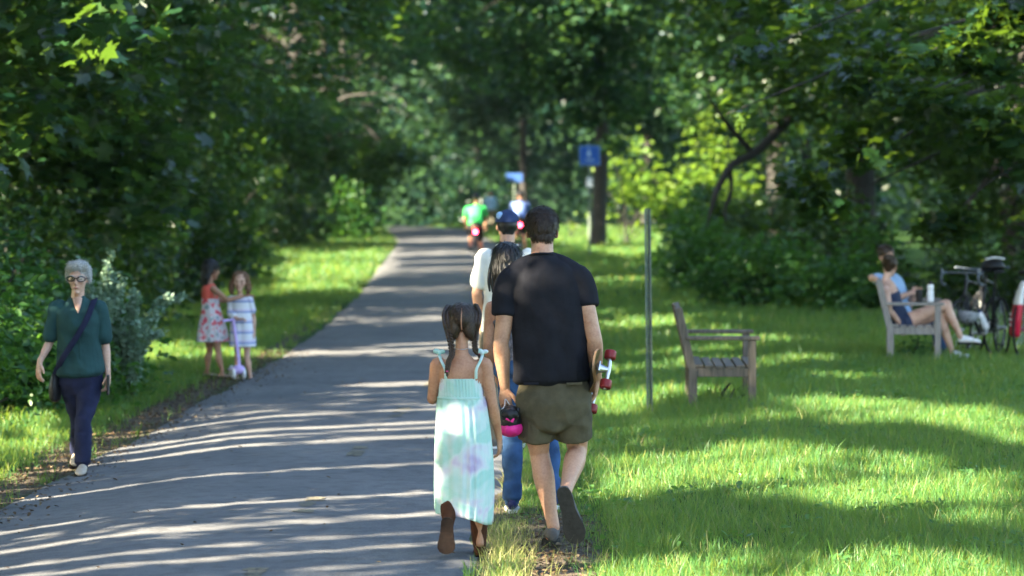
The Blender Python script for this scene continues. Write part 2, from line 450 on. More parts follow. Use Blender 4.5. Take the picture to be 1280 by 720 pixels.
def limb_leg(B, J, side, k, ease=0, t_end=1.0, thick=1.0, fwd=(0, 1, 0), flare=0., ref=(1, 0, 0)):
    h, kn, an = J['hip' + side], J['knee' + side], J['ankle' + side]
    shin = unit(an - kn); th = unit(kn - h)
    back = -np.asarray(fwd, float)
    cb = unit(back - shin * np.dot(back, shin)); tb = unit(back - th * np.dot(back, th))
    prof = [(0, lerp(h, kn, 0), .086), (.14, lerp(h, kn, .3), .082), (.30, lerp(h, kn, .62), .068), (.43, lerp(h, kn, .88) , .056), (.5, kn - cb * .004 * k, .052),
            (.58, lerp(kn, an, .16) + cb * .008 * k, .053), (.66, lerp(kn, an, .32) + cb * .014 * k, .0565), (.76, lerp(kn, an, .52) + cb * .008 * k, .048), (.88, lerp(kn, an, .78), .036), (1., an, .033)]
    pts = []; rad = []
    for t, p, r in prof:
        if t <= t_end + 1e-6:
            e = ease + flare * max(0, t / t_end) ** 2
            pts.append(p); rad.append((r * k * thick + e, r * k * thick * 1.04 + e))
    B.loft(pts, rad, ref, n=18)
    return pts[-1], rad[-1]

def limb_arm(B, J, side, k, ease=0, t_end=1.0, thick=1.0, flare=0.):
    s, e, w = J['shoulder' + side], J['elbow' + side], J['wrist' + side]
    ch = J['neck']; inn = lerp(s, ch, .28); inn[2] -= .035 * k
    prof = [(-.1, inn, .045), (0, s, .054), (.13, lerp(s, e, .28), .051), (.28, lerp(s, e, .58), .047), (.42, lerp(s, e, .86), .041), (.5, e, .039), (.6, lerp(e, w, .2), .042), (.7, lerp(e, w, .4), .039), (.85, lerp(e, w, .72), .031), (1, w, .026)]
    pts = []; rad = []
    for t, p, r in prof:
        if t <= t_end + 1e-6:
            f = ease + flare * max(0, t / t_end) ** 2
            pts.append(p); rad.append((r * k * thick + f, r * k * thick + f))
    if t_end < .99 and pts[-1] is not None and t_end not in [q[0] for q in prof]:
        if t_end <= .5: pts.append(lerp(s, e, t_end / .5)); rad.append((rad[-1][0], rad[-1][1]))
        else: pts.append(lerp(e, w, (t_end - .5) / .5)); rad.append((rad[-1][0], rad[-1][1]))
    B.loft(pts, rad, (0, 1, 0), n=16)

def hand(B, X, w, d, pn, side, k, curl=.5, spread=.10, thumb=(.7, .6, .25)):
    """palm into the fused body B, fingers into X. d: direction, pn: palm normal, side: towards the thumb"""
    d = unit(d); side = np.asarray(side, float); side = unit(side - d * np.dot(side, d)); pn = unit(pn - d * np.dot(pn, d) - side * np.dot(pn, side))
    w = np.asarray(w, float)
    B.loft([w - d * .02 * k, w + d * .015 * k, w + d * .05 * k, w + d * .088 * k], [(.027 * k, .021 * k), (.031 * k, .019 * k), (.041 * k, .017 * k), (.041 * k, .0135 * k)], side, n=14)
    for off, ln, fan in ((.030, .068, 1.2), (.0102, .078, .4), (-.0102, .072, -.4), (-.029, .058, -1.2)):
        p = w + d * .080 * k + side * off * k; dd = unit(d + side * fan * spread)
        pts = [p - dd * .012 * k]; a = 0
        pts.append(p)
        for fr, ca in ((.46, .55), (.30, 1.0), (.24, .75)):
            a += curl * ca
            v = dd * math.cos(a) + pn * math.sin(a); p = p + v * ln * fr * k; pts.append(p)
        X.loft(pts, [.0088 * k, .0092 * k, .0086 * k, .0078 * k, .0064 * k], side, n=8, sub=2, cap=1)
    p = w + d * .028 * k + side * .026 * k
    v1 = unit(d * thumb[0] + side * thumb[1] + pn * thumb[2]); v2 = unit(d * (thumb[0] + .35) + side * (thumb[1] - .35) + pn * (thumb[2] + .15))
    X.loft([p - v1 * .02 * k, p, p + v1 * .034 * k, p + v1 * .034 * k + v2 * .03 * k], [.013 * k, .0125 * k, .0105 * k, .008 * k], pn, n=8, sub=3, cap=1)

def head_frame(fwd, up):
    f = unit(fwd); u = unit(np.asarray(up, float) - f * np.dot(up, f)); r = np.cross(f, u)
    return np.array([r, f, u]).T          # columns: right, forward, up

def head(B, c, R, h, neck_base, k, neck_r=.056, face=True, child=False):
    """c: chin-level centre under the skull, h: head height"""
    def W(x, y, z): return np.asarray(c, float) + R @ (np.array((x, y, z)) * h)
    w = 1.06 if child else 1.0
    B.ell(W(0, -.05, .64), (.325 * h * w, .41 * h, .355 * h), R, 20, 14)
    B.loft([W(0, .05, .62), W(0, .09, .42), W(0, .125, .22), W(0, .17, .07)], [(.285 * h * w, .30 * h), (.275 * h * w, .29 * h), (.225 * h * w, .24 * h), (.13 * h, .14 * h)], R[:, 0], n=18)
    if face:
        B.loft([W(0, .385, .57), W(0, .425, .46), W(0, .465, .37), W(0, .40, .325)], [.03 * h, .034 * h, .052 * h, .04 * h], R[:, 0], n=10)
        for s in (-1, 1):
            B.loft([W(s * .05, .385, .585), W(s * .15, .365, .605), W(s * .23, .30, .59)], [.028 * h, .034 * h, .03 * h], R[:, 2], n=8)
            B.ell(W(s * .17, .27, .40), (.10 * h, .10 * h, .09 * h), R, 10, 8)
        B.ell(W(0, .345, .205), (.085 * h, .06 * h, .04 * h), R, 10, 8)
        B.ell(W(0, .29, .06), (.09 * h, .07 * h, .07 * h), R, 10, 8)
    for s in (-1, 1):
        er = R @ np.array(Matrix.Rotation(s * .35, 3, 'Z'))
        B.ell(W(s * .335 * w, -.03, .47), (.028 * h, .085 * h, .125 * h), er, 10, 8)
        B.ell(W(s * .325 * w, -.0, .42), (.03 * h, .05 * h, .07 * h), er, 8, 6)
    top = W(0, -.06, .38)
    B.loft([np.asarray(neck_base, float) - (0, 0, .03 * k), lerp(neck_base, top, .45), top], [(neck_r * k * 1.15,) * 2, (neck_r * k,) * 2, (neck_r * k * 1.02,) * 2], (1, 0, 0), n=14)
    return W

def eyes(W, R, h, parent, brow_mat):
    for s in (-1, 1):
        e = Blob().ell(W(s * .155, .365, .50), (.052 * h, .03 * h, .026 * h), R, 10, 8); e.obj('eye', M['eyewhite'], parent)
        b = Blob().loft([W(s * .07, .405, .575), W(s * .15, .395, .605), W(s * .24, .33, .585)], [.012 * h, .015 * h, .010 * h], R[:, 2], n=6); b.obj('eyebrow', brow_mat, parent)
    Blob().loft([W(-.085, .375, .20), W(0, .405, .207), W(.085, .375, .20)], [.010 * h, .021 * h, .010 * h], R[:, 2], n=8).obj('lips', M['lip'], parent)

def hair_tufts(me_obj, count, length, down=(0, 0, -1), lift=.35, width=.004, seed=3, zmin=None, jitter=.35):
    """adds fine tapered locks on a hair cap mesh, in the same mesh"""
    me = me_obj.data; n = len(me.vertices); rng = np.random.default_rng(seed)
    co = np.empty(n * 3, np.float32); me.vertices.foreach_get('co', co); co = co.reshape(-1, 3)
    no = np.empty(n * 3, np.float32); me.vertices.foreach_get('normal', no); no = no.reshape(-1, 3)
    idx = rng.integers(0, n, count)
    p = co[idx]; nn = no[idx]; d = np.asarray(down, float)
    if d.ndim == 1: d = np.repeat(d[None], count, 0)
    t = d - nn * np.sum(d * nn, 1)[:, None] + rng.normal(0, jitter, (count, 3))
    t = t - nn * np.sum(t * nn, 1)[:, None]; t /= np.linalg.norm(t, axis=1)[:, None] + 1e-9
    s = np.cross(t, nn); L = (length * rng.uniform(.6, 1.3, count))[:, None]
    v0 = p - s * width - nn * .002; v1 = p + s * width - nn * .002; v2 = p + t * L * .55 + nn * L * lift * .7 + s * width * .8; v3 = p + t * L * .55 + nn * L * lift * .7 - s * width * .8
    v4 = p + t * L + nn * L * lift * .6
    V = np.stack([v0, v1, v2, v3, v4], 1).reshape(-1, 3)
    bm = bmesh.new(); bm.from_mesh(me)
    vs = [bm.verts.new(x) for x in V]
    for i in range(count):
        a = vs[i * 5:i * 5 + 5]
        f = bm.faces.new((a[0], a[1], a[2], a[3])); f.smooth = True
        f = bm.faces.new((a[3], a[2], a[4])); f.smooth = True
    bm.to_mesh(me); bm.free()

def skirt(name, rings, mat, parent, n=96, pleat=14, amp=.012, seed=1, thick=.006, hem=None, ref=(1, 0, 0)):
    """open-bottomed cloth made of rings (centre, ra, rb, pleat weight) from top to bottom, with an inner face"""
    rng = np.random.default_rng(seed); ph = rng.uniform(0, 6.28, 4); V = []
    P = catmull([r[0] for r in rings], 6); R = catmull([(r[1], r[2], r[3]) for r in rings], 6); m = len(P)
    q = np.arange(n) * 2 * math.pi / n
    for lay in (0, 1):
        for i in range(m):
            w = R[i][2] * amp; u = i / (m - 1)
            f = w * ((.35 + .65 * np.sin(3 * q + ph[2]) ** 2) * np.sin(pleat * q + ph[0] + 2.2 * np.sin(2 * q + ph[1]) + 1.2 * np.sin(u * 3 + 2 * q)) * .6 + .7 * np.sin(5 * q + ph[3] - 1.5 * u + 1.3 * np.sin(q + ph[0])) * u)
            ra = R[i][0] + f - lay * thick; rb = R[i][1] + f - lay * thick
            z = P[i][2] + (hem(q) * u ** 6 if hem is not None else 0)
            V.append(np.stack([P[i][0] + np.cos(q) * ra, P[i][1] + np.sin(q) * rb, z + 0 * q], 1))
    V = np.concatenate(V); Fc = []
    for lay in (0, 1):
        for i in range(m - 1):
            for j in range(n):
                k = (j + 1) % n; a = lay * m * n + i * n
                t = (a + j, a + n + j, a + n + k, a + k)
                Fc.append(t if lay == 0 else t[::-1])
    a = (m - 1) * n
    for j in range(n):
        k = (j + 1) % n; Fc.append((a + j, m * n + a + j, m * n + a + k, a + k))
        Fc.append((j, k, m * n + k, m * n + j))
    me = np_mesh(name, V, Fc, mat, True)
    return link(name, me, parent)

def shoe(parent, heel, toe, up, k, mat, sole_mat, name='shoe', ankle=None, shaft=None, tall=1.0, width=1.0, voxel=.006, lace=None, solet=.022):
    heel = np.asarray(heel, float); toe = np.asarray(toe, float); Fv = unit(toe - heel); U = unit(np.asarray(up, float) - Fv * np.dot(up, Fv)); S = np.cross(Fv, U); Ln = np.linalg.norm(toe - heel)
    def W(f, s, u): return heel + Fv * f * Ln + S * s + U * u
    B = Blob(); t = solet * k
    prof = [(.06, .030, .040), (.22, .036, .046), (.42, .039, .042), (.62, .045, .032), (.80, .046, .026), (.94, .032, .018)]
    B.loft([W(f, 0, t + h * k * tall * .92) for f, w, h in prof], [(w * k * width, h * k * tall) for f, w, h in prof], S, n=16)
    if ankle is not None:
        B.loft([W(.2, 0, t + .05 * k), lerp(W(.16, 0, t + .06 * k), ankle, .75)], [(.037 * k * width, .05 * k), (.038 * k * width, .044 * k)], S, n=14)
    if shaft is not None:
        B.loft([W(.22, 0, t + .05 * k), ankle] + list(shaft[0]), [(.040 * k, .050 * k), (.043 * k, .045 * k)] + list(shaft[1]), S, n=14)
    sh = fuse(B, name, mat, parent, voxel, 3)
    # sole outline
    hw = [(0, .012), (.03, .024), (.10, .032), (.25, .034), (.40, .031), (.55, .038), (.70, .047), (.84, .047), (.94, .036), (.985, .02), (1, .008)]
    hw = [(f, w * k * width * 1.06) for f, w in hw]
    out = [(f, w) for f, w in hw] + [(f, -w) for f, w in hw[::-1]]
    So = Blob(); n = len(out)
    for u, g in ((0, .96), (.15, 1.), (.85, 1.), (1, .97)):
        for f, w in out: So.v.append(W(-.02 + 1.04 * f, w * g, u * t * 1.15))
    for i in range(3):
        for j in range(n):
            q = (j + 1) % n; So.f.append((i * n + j, i * n + q, (i + 1) * n + q, (i + 1) * n + j))
    So.f.append(tuple(range(n))[::-1]); So.f.append(tuple(3 * n + j for j in range(n)))
    So.flat('sole', sole_mat, sh)
    if lace is not None:
        Lc = Blob()
        for f, u in ((.42, .078), (.50, .07), (.58, .062)):
            Lc.loft([W(f, -.025 * k, (u - .008) * k * tall + t * .6), W(f, 0, u * k * tall + t * .9), W(f, .025 * k, (u - .008) * k * tall + t * .6)], [.004 * k] * 3, U, n=6)
        Lc.obj('lace', lace, sh)
    return sh
def start_person(B, X, fig, skin, label, voxel, group=None):
    o = fuse(B, 'person', skin, None, voxel, 3, X, loc=fig.loc())
    tag(o, label, 'person', group)
    return o

def lp(fig, *pts): return [fig.L(*p) for p in pts]

# ---------------- man in the black tee
def build_man():
    g = Fig(690, 684, 15.14).set(pelvis=(692, 503, 0), neck=(678, 325, .0), shoulderL=(639, 347, 0), shoulderR=(722, 345, 0),
        elbowL=(626, 430, -.03), wristL=(631, 484, .05), elbowR=(743, 424, -.05), wristR=(746, 474, .07),
        hipL=(669, 508, 0), hipR=(716, 508, 0), kneeL=(674, 566, .08), ankleL=(692, 660, .0), kneeR=(722, 562, .09), ankleR=(706, 618, -.29))
    J = g.J; k = 1.0; B = Blob(); X = Blob()
    B.loft(*torso_pts(J, TORSO_M, k)[:2], ref=(1, 0, 0), n=20)
    for s in 'LR':
        limb_arm(B, J, s, k, thick=1.06); limb_leg(B, J, s, k, thick=1.03)
    hand(B, X, J['wristL'], (.05, .05, -1), (.55, .75, 0), (.75, -.5, .1), k, .75, .08)
    hand(B, X, J['wristR'], (-.12, .12, -1), (-1, 0, -.1), (0, .9, .1), k, .62, .12)
    R = head_frame((-.05, 1, -.02), (0, 0, 1)); h = .235
    c = g.L(677.5, 318, .07)
    W = head(B, c, R, h, J['neck'], k, .060)
    # feet inside the shoes
    hl, tl = g.L(691, 683, -.05), g.L(688, 687, .235); hl[2] = max(hl[2], .0); tl[2] = .0
    hr, tr = g.L(703, 611, -.37), g.L(722, 678, -.37)
    for a, b, u in ((hl, tl, (0, 0, 1)), (hr, tr, (0, 1, 0.1))):
        f = unit(b - a); B.loft([lerp(a, b, .15) + np.array(u) * .05, lerp(a, b, .5) + np.array(u) * .045, lerp(a, b, .85) + np.array(u) * .03], [.03, .034, .025], np.cross(f, u), n=12)
    o = start_person(B, X, g, M['skin_man'], 'man walking away in a black T-shirt and olive shorts with a skateboard under his arm', .0055)
    # T-shirt
    T = Blob()
    T.loft([g.L(690, 474), g.L(689, 440), g.L(687, 395), g.L(683, 360), g.L(681, 341), g.L(679, 328), g.L(678, 319)],
           [(.207, .146), (.200, .136), (.201, .132), (.192, .122), (.172, .104), (.108, .086), (.068, .066)], n=28, cap=.25)
    T.loft([g.L(630, 357), g.L(641, 347), g.L(661, 336), g.L(679, 331), g.L(699, 335), g.L(719, 345), g.L(731, 355)], [(.045, .05), (.06, .066), (.052, .072), (.048, .07), (.052, .072), (.06, .066), (.045, .05)], (0, 1, 0), n=18, cap=.5)
    for sd, pts in (('L', [(660, 341), (641, 348), (632, 367), (630, 393, -.012)]), ('R', [(700, 339), (721, 346), (730, 364), (733, 382, -.012)])):
        T.loft(lp(g, *pts), [(.050, .056), (.066, .070), (.068, .069), (.070, .067)], (0, 1, 0), n=18, cap=.15)
    fz = folds(.013, 1.0, .5, 5, 3)
    def wr(co):
        a = fz(co); low = np.clip((1.45 - co[:, 2]) / .4, .25, 1)
        d = np.array([mnoise.noise(Vector((p[0] * 14, p[1] * 8, p[2] * 6 + p[0] * 10))) for p in co])
        return a * low + .009 * d * low
    fuse(T, 'tee_shirt', M['tee_black'], o, .006, 3, wrinkle=wr)
    Cl = Blob(); cp = []
    for q in range(25):
        a = 2 * math.pi * q / 24; b = g.L(678.3, 319.5); cp.append(b + np.array((.066 * math.cos(a), .064 * math.sin(a) + .003, .012 * math.sin(-a))))
    Cl.loft(cp, [(.007, .009)] * 25, (0, 0, 1), n=8, sub=1, cap=0); Cl.obj('collar', M['tee_black'], o)
    # shorts
    S = Blob()
    S.loft([g.L(692, 470), g.L(692, 488), g.L(692, 508), g.L(692, 524), g.L(693, 536)], [(.176, .118), (.195, .138), (.200, .145), (.18, .132), (.085, .125)], n=26, cap=.2)
    S.loft(lp(g, (670, 505, 0), (671, 525, .012), (671.5, 548, .03)), [(.100, .115), (.099, .110), (.098, .106)], n=24, cap=.03)
    S.loft(lp(g, (714, 505, 0), (716, 525, .02), (717.5, 546, .045)), [(.102, .115), (.102, .110), (.102, .106)], n=24, cap=.03)
    sh = fuse(S, 'shorts', M['olive'], o, .006, 3, wrinkle=folds(.008, 1, .8, 8, 8))
    for px in (664, 718):
        b = Blob(); p = g.L(px, 480, -.135 if px < 690 else -.137); b.bar(p - (.042, 0, 0), p + (.042, 0, .002), .012, .014, .003); b.obj('pocket', M['tee_black'] if px < 690 else M['olive'], sh)
    # hair: cap of short locks
    Hb = Blob()
    def Wc(x, y, z): return c + R @ (np.array((x, y, z)) * h)
    Hb.ell(Wc(0, -.055, .70), (.350 * h, .455 * h, .362 * h), R, 20, 14)
    Hb.loft([Wc(0, -.22, .62), Wc(0, -.27, .42), Wc(0, -.24, .30)], [(.28 * h, .20 * h), (.25 * h, .16 * h), (.18 * h, .10 * h)], R[:, 0], n=16)
    Hb.loft([Wc(0, .05, .86), Wc(0, .30, .93)], [(.27 * h, .2 * h), (.22 * h, .12 * h)], R[:, 0], n=14)
    hr_ = fuse(Hb, 'hair', M['hair_brown'], o, .006, 4, wrinkle=folds(.004, 1, .6, 22, 5))
    hair_tufts(hr_, 4200, .028, (0, -.35, -1), .45, .0016, 4, jitter=.5)
    eyes(W, R, h, o, M['hair_brown'])
    shoe(o, hl, tl, (0, 0, 1), k, M['shoe_grey'], M['sole_grey'], ankle=J['ankleL'] - (0, 0, .02), lace=M['whiteplastic'])
    shoe(o, hr, tr, (0, 1, .12), k, M['shoe_grey'], M['sole_grey'], ankle=g.L(707, 622, -.30), width=1.12, lace=M['whiteplastic'])
    return g, o

# ---------------- girl in the tie-dye dress
def build_girl():
    g = Fig(590, 697, 14.7).set(pelvis=(578, 540, .02), neck=(577, 441, .0), shoulderL=(547, 455, 0), shoulderR=(606, 455, 0),
        elbowL=(540, 499, .03), wristL=(548, 492, .20), elbowR=(616, 508, -.01), wristR=(624, 549, .05),
        hipL=(568, 545, .02), hipR=(590, 545, .02), kneeL=(565, 608, .06), ankleL=(560, 650, -.18), kneeR=(597, 618, .06), ankleR=(600, 680, .02))
    J = g.J; k = .70; B = Blob(); X = Blob()
    B.loft([g.L(578, 560), g.L(578, 540), g.L(576, 500), g.L(576, 478), g.L(577, 460), g.L(577, 448), g.L(577, 441)], [(.09, .08), (.115, .085), (.100, .075), (.112, .078), (.115, .07), (.06, .048), (.036, .038)], n=20)
    for s in 'LR':
        limb_arm(B, J, s, k, thick=.98); limb_leg(B, J, s, k, thick=.9)
    hand(B, X, J['wristR'], (.02, .15, -1), (-.95, .3, 0), (.2, .95, 0), .70, .5, .06)
    hand(B, X, J['wristL'], (.5, .8, .2), (.2, 0, -1), (.8, -.4, .2), .70, .6, .06)
    h = .205; R = head_frame((0, 1, -.1), (0, 0, 1)); c = g.L(577.5, 430, .035)
    W = head(B, c, R, h, J['neck'], k, .046, child=True)
    # shoulder blades and spine hollow come from the loft; spine line
    o = start_person(B, X, g, M['skin_girl'], 'girl in a pale tie-dye sundress and brown boots, her hair in two braids', .005)
    # dress
    cz = lambda px, py, d=0: g.L(px, py, d)
    bod = skirt('bodice', [(cz(575.5, 472.5), .107, .082, .25), (cz(576, 484), .113, .086, .4), (cz(576.5, 497), .118, .090, .3)], M['dye'], o, 200, 38, .012, 4, .004)
    hemf = lambda q: .034 * np.cos(q) * -1 + .008 * np.sin(3 * q)
    dr = skirt('dress', [(cz(576.5, 495), .117, .090, .3), (cz(577, 503), .128, .100, .9), (cz(578, 530), .139, .118, 1.), (cz(579, 570), .150, .135, 1.1), (cz(579.5, 612), .154, .150, 1.25), (cz(579, 645), .150, .158, 1.3)],
               M['dye'], o, 200, 19, .0065, 6, .005, hem=hemf)
    Bd = Blob(); pp = []
    for q in range(33):
        a = 2 * math.pi * q / 32; pp.append(cz(576.5, 497) + np.array((.121 * math.cos(a), .093 * math.sin(a), 0)))
    Bd.loft(pp, [(.006, .005)] * 33, (0, 0, 1), n=8, sub=1, cap=0); Bd.obj('waistband', M['dye'], o)
    for s, px in ((-1, 557), (1, 595)):
        St = Blob()
        St.loft([cz(px, 473, -.083), cz(px - s * 1.5 + s * 2, 462, -.086), cz(px + s * 5.5, 451, -.05), cz(px + s * 8, 444, .0), cz(px + s * 4, 452, .06), cz(px, 472, .085)], [(.0075, .004)] * 6, (1, 0, 0), n=8, sub=6)
        st = St.obj('strap', M['dye'], o)
        bw = Blob(); p = cz(px + s * 8, 441, -.005)
        bw.ell(p + (-.014, 0, .008), (.018, .012, .014)).ell(p + (.014, .002, .006), (.018, .012, .012)).ell(p + (0, -.006, -.004), (.009, .012, .012))
        fuse(bw, 'bow', M['dye'], st, .003, 2)
    # hair with a parting and two braids
    def Wc(x, y, z): return c + R @ (np.array((x, y, z)) * h)
    Hb = Blob(); Hb.ell(Wc(0, -.055, .665), (.385 * h, .45 * h, .375 * h), R, 20, 14)
    Hb.loft([Wc(-.16, -.25, .55), Wc(-.2, -.25, .30), Wc(-.24, -.20, .16)], [(.2 * h, .18 * h), (.15 * h, .13 * h), (.07 * h, .07 * h)], R[:, 0])
    Hb.loft([Wc(.16, -.25, .55), Wc(.2, -.25, .30), Wc(.24, -.20, .16)], [(.2 * h, .18 * h), (.15 * h, .13 * h), (.07 * h, .07 * h)], R[:, 0])
    ho = fuse(Hb, 'hair', M['hair_brown'], o, .004, 3, wrinkle=folds(.0025, 1.6, .35, 34, 2))
    hair_tufts(ho, 2600, .024, (0, -.2, -1), .10, .0011, 9, jitter=.25)
    Pt = Blob(); Pt.loft([Wc(.0, .05, 1.05), Wc(0, -.22, 1.005), Wc(.0, -.43, .85), Wc(-.01, -.522, .64), Wc(-.01, -.50, .46), Wc(0, -.44, .34)], [(.014 * h, .016 * h)] * 6, R[:, 0], n=8, sub=6); Pt.obj('parting', M['skin_girl'], ho)
    for s, path in ((-1, [Wc(-.31, .05, .95), Wc(-.40, -.18, .76), Wc(-.39, -.32, .52), Wc(-.33, -.33, .26), cz(565, 440, -.075), cz(561, 452, -.085), cz(559, 464, -.09)]),
                    (1, [Wc(.31, .05, .95), Wc(.40, -.18, .76), Wc(.39, -.30, .52), Wc(.33, -.2, .26), cz(594, 436, -.02), cz(599, 442, .0)])):
        P = catmull(path, 6); Br = Blob(); L = len(P)
        for i in range(L):
            t = unit(P[min(i + 1, L - 1)] - P[max(i - 1, 0)]); a = unit(np.cross(t, (0, -1, .2))); r = .0185 * (1 - .45 * i / L)
            for z in (-1, 1):
                ax = unit(t + a * z * .75); rot = np.array([ax, unit(np.cross((0, -1, 0), ax)), np.array((0, -1., 0))]).T
                Br.ell(P[i] + a * z * r * .55 + t * (z * .004), (r * 1.05, r * .58, r * .72), rot, 10, 6)
        Br.ell(P[-1] + (0, 0, -.012), (.007, .007, .018))
        Br.obj('braid', M['hair_brown'], ho)
        tb = Blob(); tb.torus(P[-1], .007, .003, (0, 0, 1), 16, 6); tb.obj('hair_tie', M['pink'], ho)
    eyes(W, R, h, o, M['hair_brown'])
    nk = Blob(); pp = []
    for q in range(25):
        a = 2 * math.pi * q / 24; pp.append(cz(577, 434) + np.array((.037 * math.cos(a), .038 * math.sin(a) + .004, .010 * math.sin(a))))
    nk.loft(pp, [.0013] * 25, (0, 0, 1), n=5, sub=1, cap=0); nk.obj('necklace', M['metal'], o)
    # boots
    shoe(o, g.L(559, 648, -.22), g.L(557.5, 692, -.215), (0, 1, .1), .72, M['suede'], M['sole_brown'], 'boot', ankle=g.L(560.5, 652, -.17),
         shaft=([g.L(561, 640, -.12), g.L(562, 628, -.07)], [(.043, .045), (.048, .05)]), width=1.25, voxel=.005)
    shoe(o, g.L(599, 699, .02), g.L(601, 697, .24), (0, 0, 1), .72, M['suede'], M['sole_brown'], 'boot', ankle=g.L(599.5, 686, .05),
         shaft=([g.L(599, 668, .05), g.L(598.5, 650, .055)], [(.042, .044), (.046, .048)]), width=1.15, voxel=.005)
    return g, o

# ---------------- woman in jeans behind the man
def build_jeans():
    g = Fig(648, 641, 16.8).set(pelvis=(652, 462, 0), neck=(638, 368, 0), shoulderL=(616, 384, 0), shoulderR=(670, 384, 0),
        elbowL=(610, 432, .0), wristL=(622, 468, .12), elbowR=(676, 432, .05), wristR=(668, 462, .2),
        hipL=(641, 470, 0), hipR=(666, 470, 0), kneeL=(641, 552, .04), ankleL=(640, 628, .0), kneeR=(686, 548, .12), ankleR=(690, 622, -.05))
    J = g.J; k = .92; B = Blob(); X = Blob()
    p, r, _ = torso_pts(J, TORSO_F, k); B.loft(p, r, n=20)
    for s in 'LR': limb_arm(B, J, s, k, thick=.9); limb_leg(B, J, s, k, thick=.9)
    hand(B, X, J['wristL'], (.3, .4, -.8), (.3, .8, 0), (.7, -.4, 0), .9, .5)
    hand(B, X, J['wristR'], (-.3, .5, -.6), (-.3, .8, 0), (-.7, -.4, 0), .9, .5)
    h = .22; R = head_frame((.2, 1, -.05), (0, 0, 1)); c = g.L(634, 352, .05); W = head(B, c, R, h, J['neck'], k, .05)
    o = start_person(B, X, g, M['skin_woman'], 'woman in blue jeans with black braided hair, walking in front of the man in black', .008)
    p, r, _ = torso_pts(J, TORSO_F, k, .008, -.1, .80); fuse(Blob().loft(p, r, n=20, cap=.3), 'tank_top', M['tank'], o, .008, 3, wrinkle=folds(.004))
    Pn = Blob(); p, r, _ = torso_pts(J, TORSO_F, k, .010, -.2, .2); Pn.loft(p, r, n=20, cap=.3)
    for s in 'LR': limb_leg(Pn, J, s, k, .012, 1.0, .93)
    for s in 'LR': Pn.loft([lerp(J['knee' + s], J['ankle' + s], .7), J['ankle' + s] + (0, 0, .02)], [.056, .054], n=14, cap=.1)
    fuse(Pn, 'jeans', M['denim'], o, .008, 3, wrinkle=folds(.005, 1, 1.2, 9))
    def Wc(x, y, z): return c + R @ (np.array((x, y, z)) * h)
    Hb = Blob(); Hb.ell(Wc(0, -.06, .68), (.40 * h, .47 * h, .39 * h), R, 20, 14)
    Hb.loft([Wc(0, -.2, .6), Wc(-.05, -.3, .3), Wc(-.1, -.3, 0)], [(.40 * h, .26 * h), (.36 * h, .2 * h), (.22 * h, .1 * h)], R[:, 0])
    ho = fuse(Hb, 'hair', M['hair_black'], o, .006, 3, wrinkle=folds(.004, 2.0, .4, 26, 4))
    hair_tufts(ho, 1500, .05, (0, -.2, -1), .08, .0025, 5, jitter=.2)
    rb = random.Random(3)
    for i in range(9):
        x = -.40 + i * .085; st = Blob(); L = rb.uniform(.2, .45)
        st.loft([Wc(x, -.28 - .1 * (1 - abs(x) * 2), .35), Wc(x - .03, -.36, .0), Wc(x * .9 - .05 + rb.uniform(-.05, .05), -.34, -L)], [.011, .010, .006], n=8); st.obj('braid', M['hair_black'], ho)
    Blob().loft([Wc(.02, .1, 1.065), Wc(.03, -.2, 1.01), Wc(.06, -.45, .86), Wc(.10, -.525, .68)], [(.008 * h, .012 * h)] * 4, R[:, 0], n=6).obj('parting', M['skin_woman'], ho)
    eyes(W, R, h, o, M['hair_black'])
    for s, a in (('L', J['ankleL']), ('R', J['ankleR'])):
        hl = a + np.array((0, -.05, -.062)); hl[2] = max(hl[2], .0); tl = hl + np.array((0.0, .25, 0)); tl[2] = 0.
        shoe(o, hl, tl, (0, 0, 1), .92, M['darkblue'], M['white_rubber'], 'sneaker', ankle=a - (0, 0, .015), voxel=.007)
    return g, o

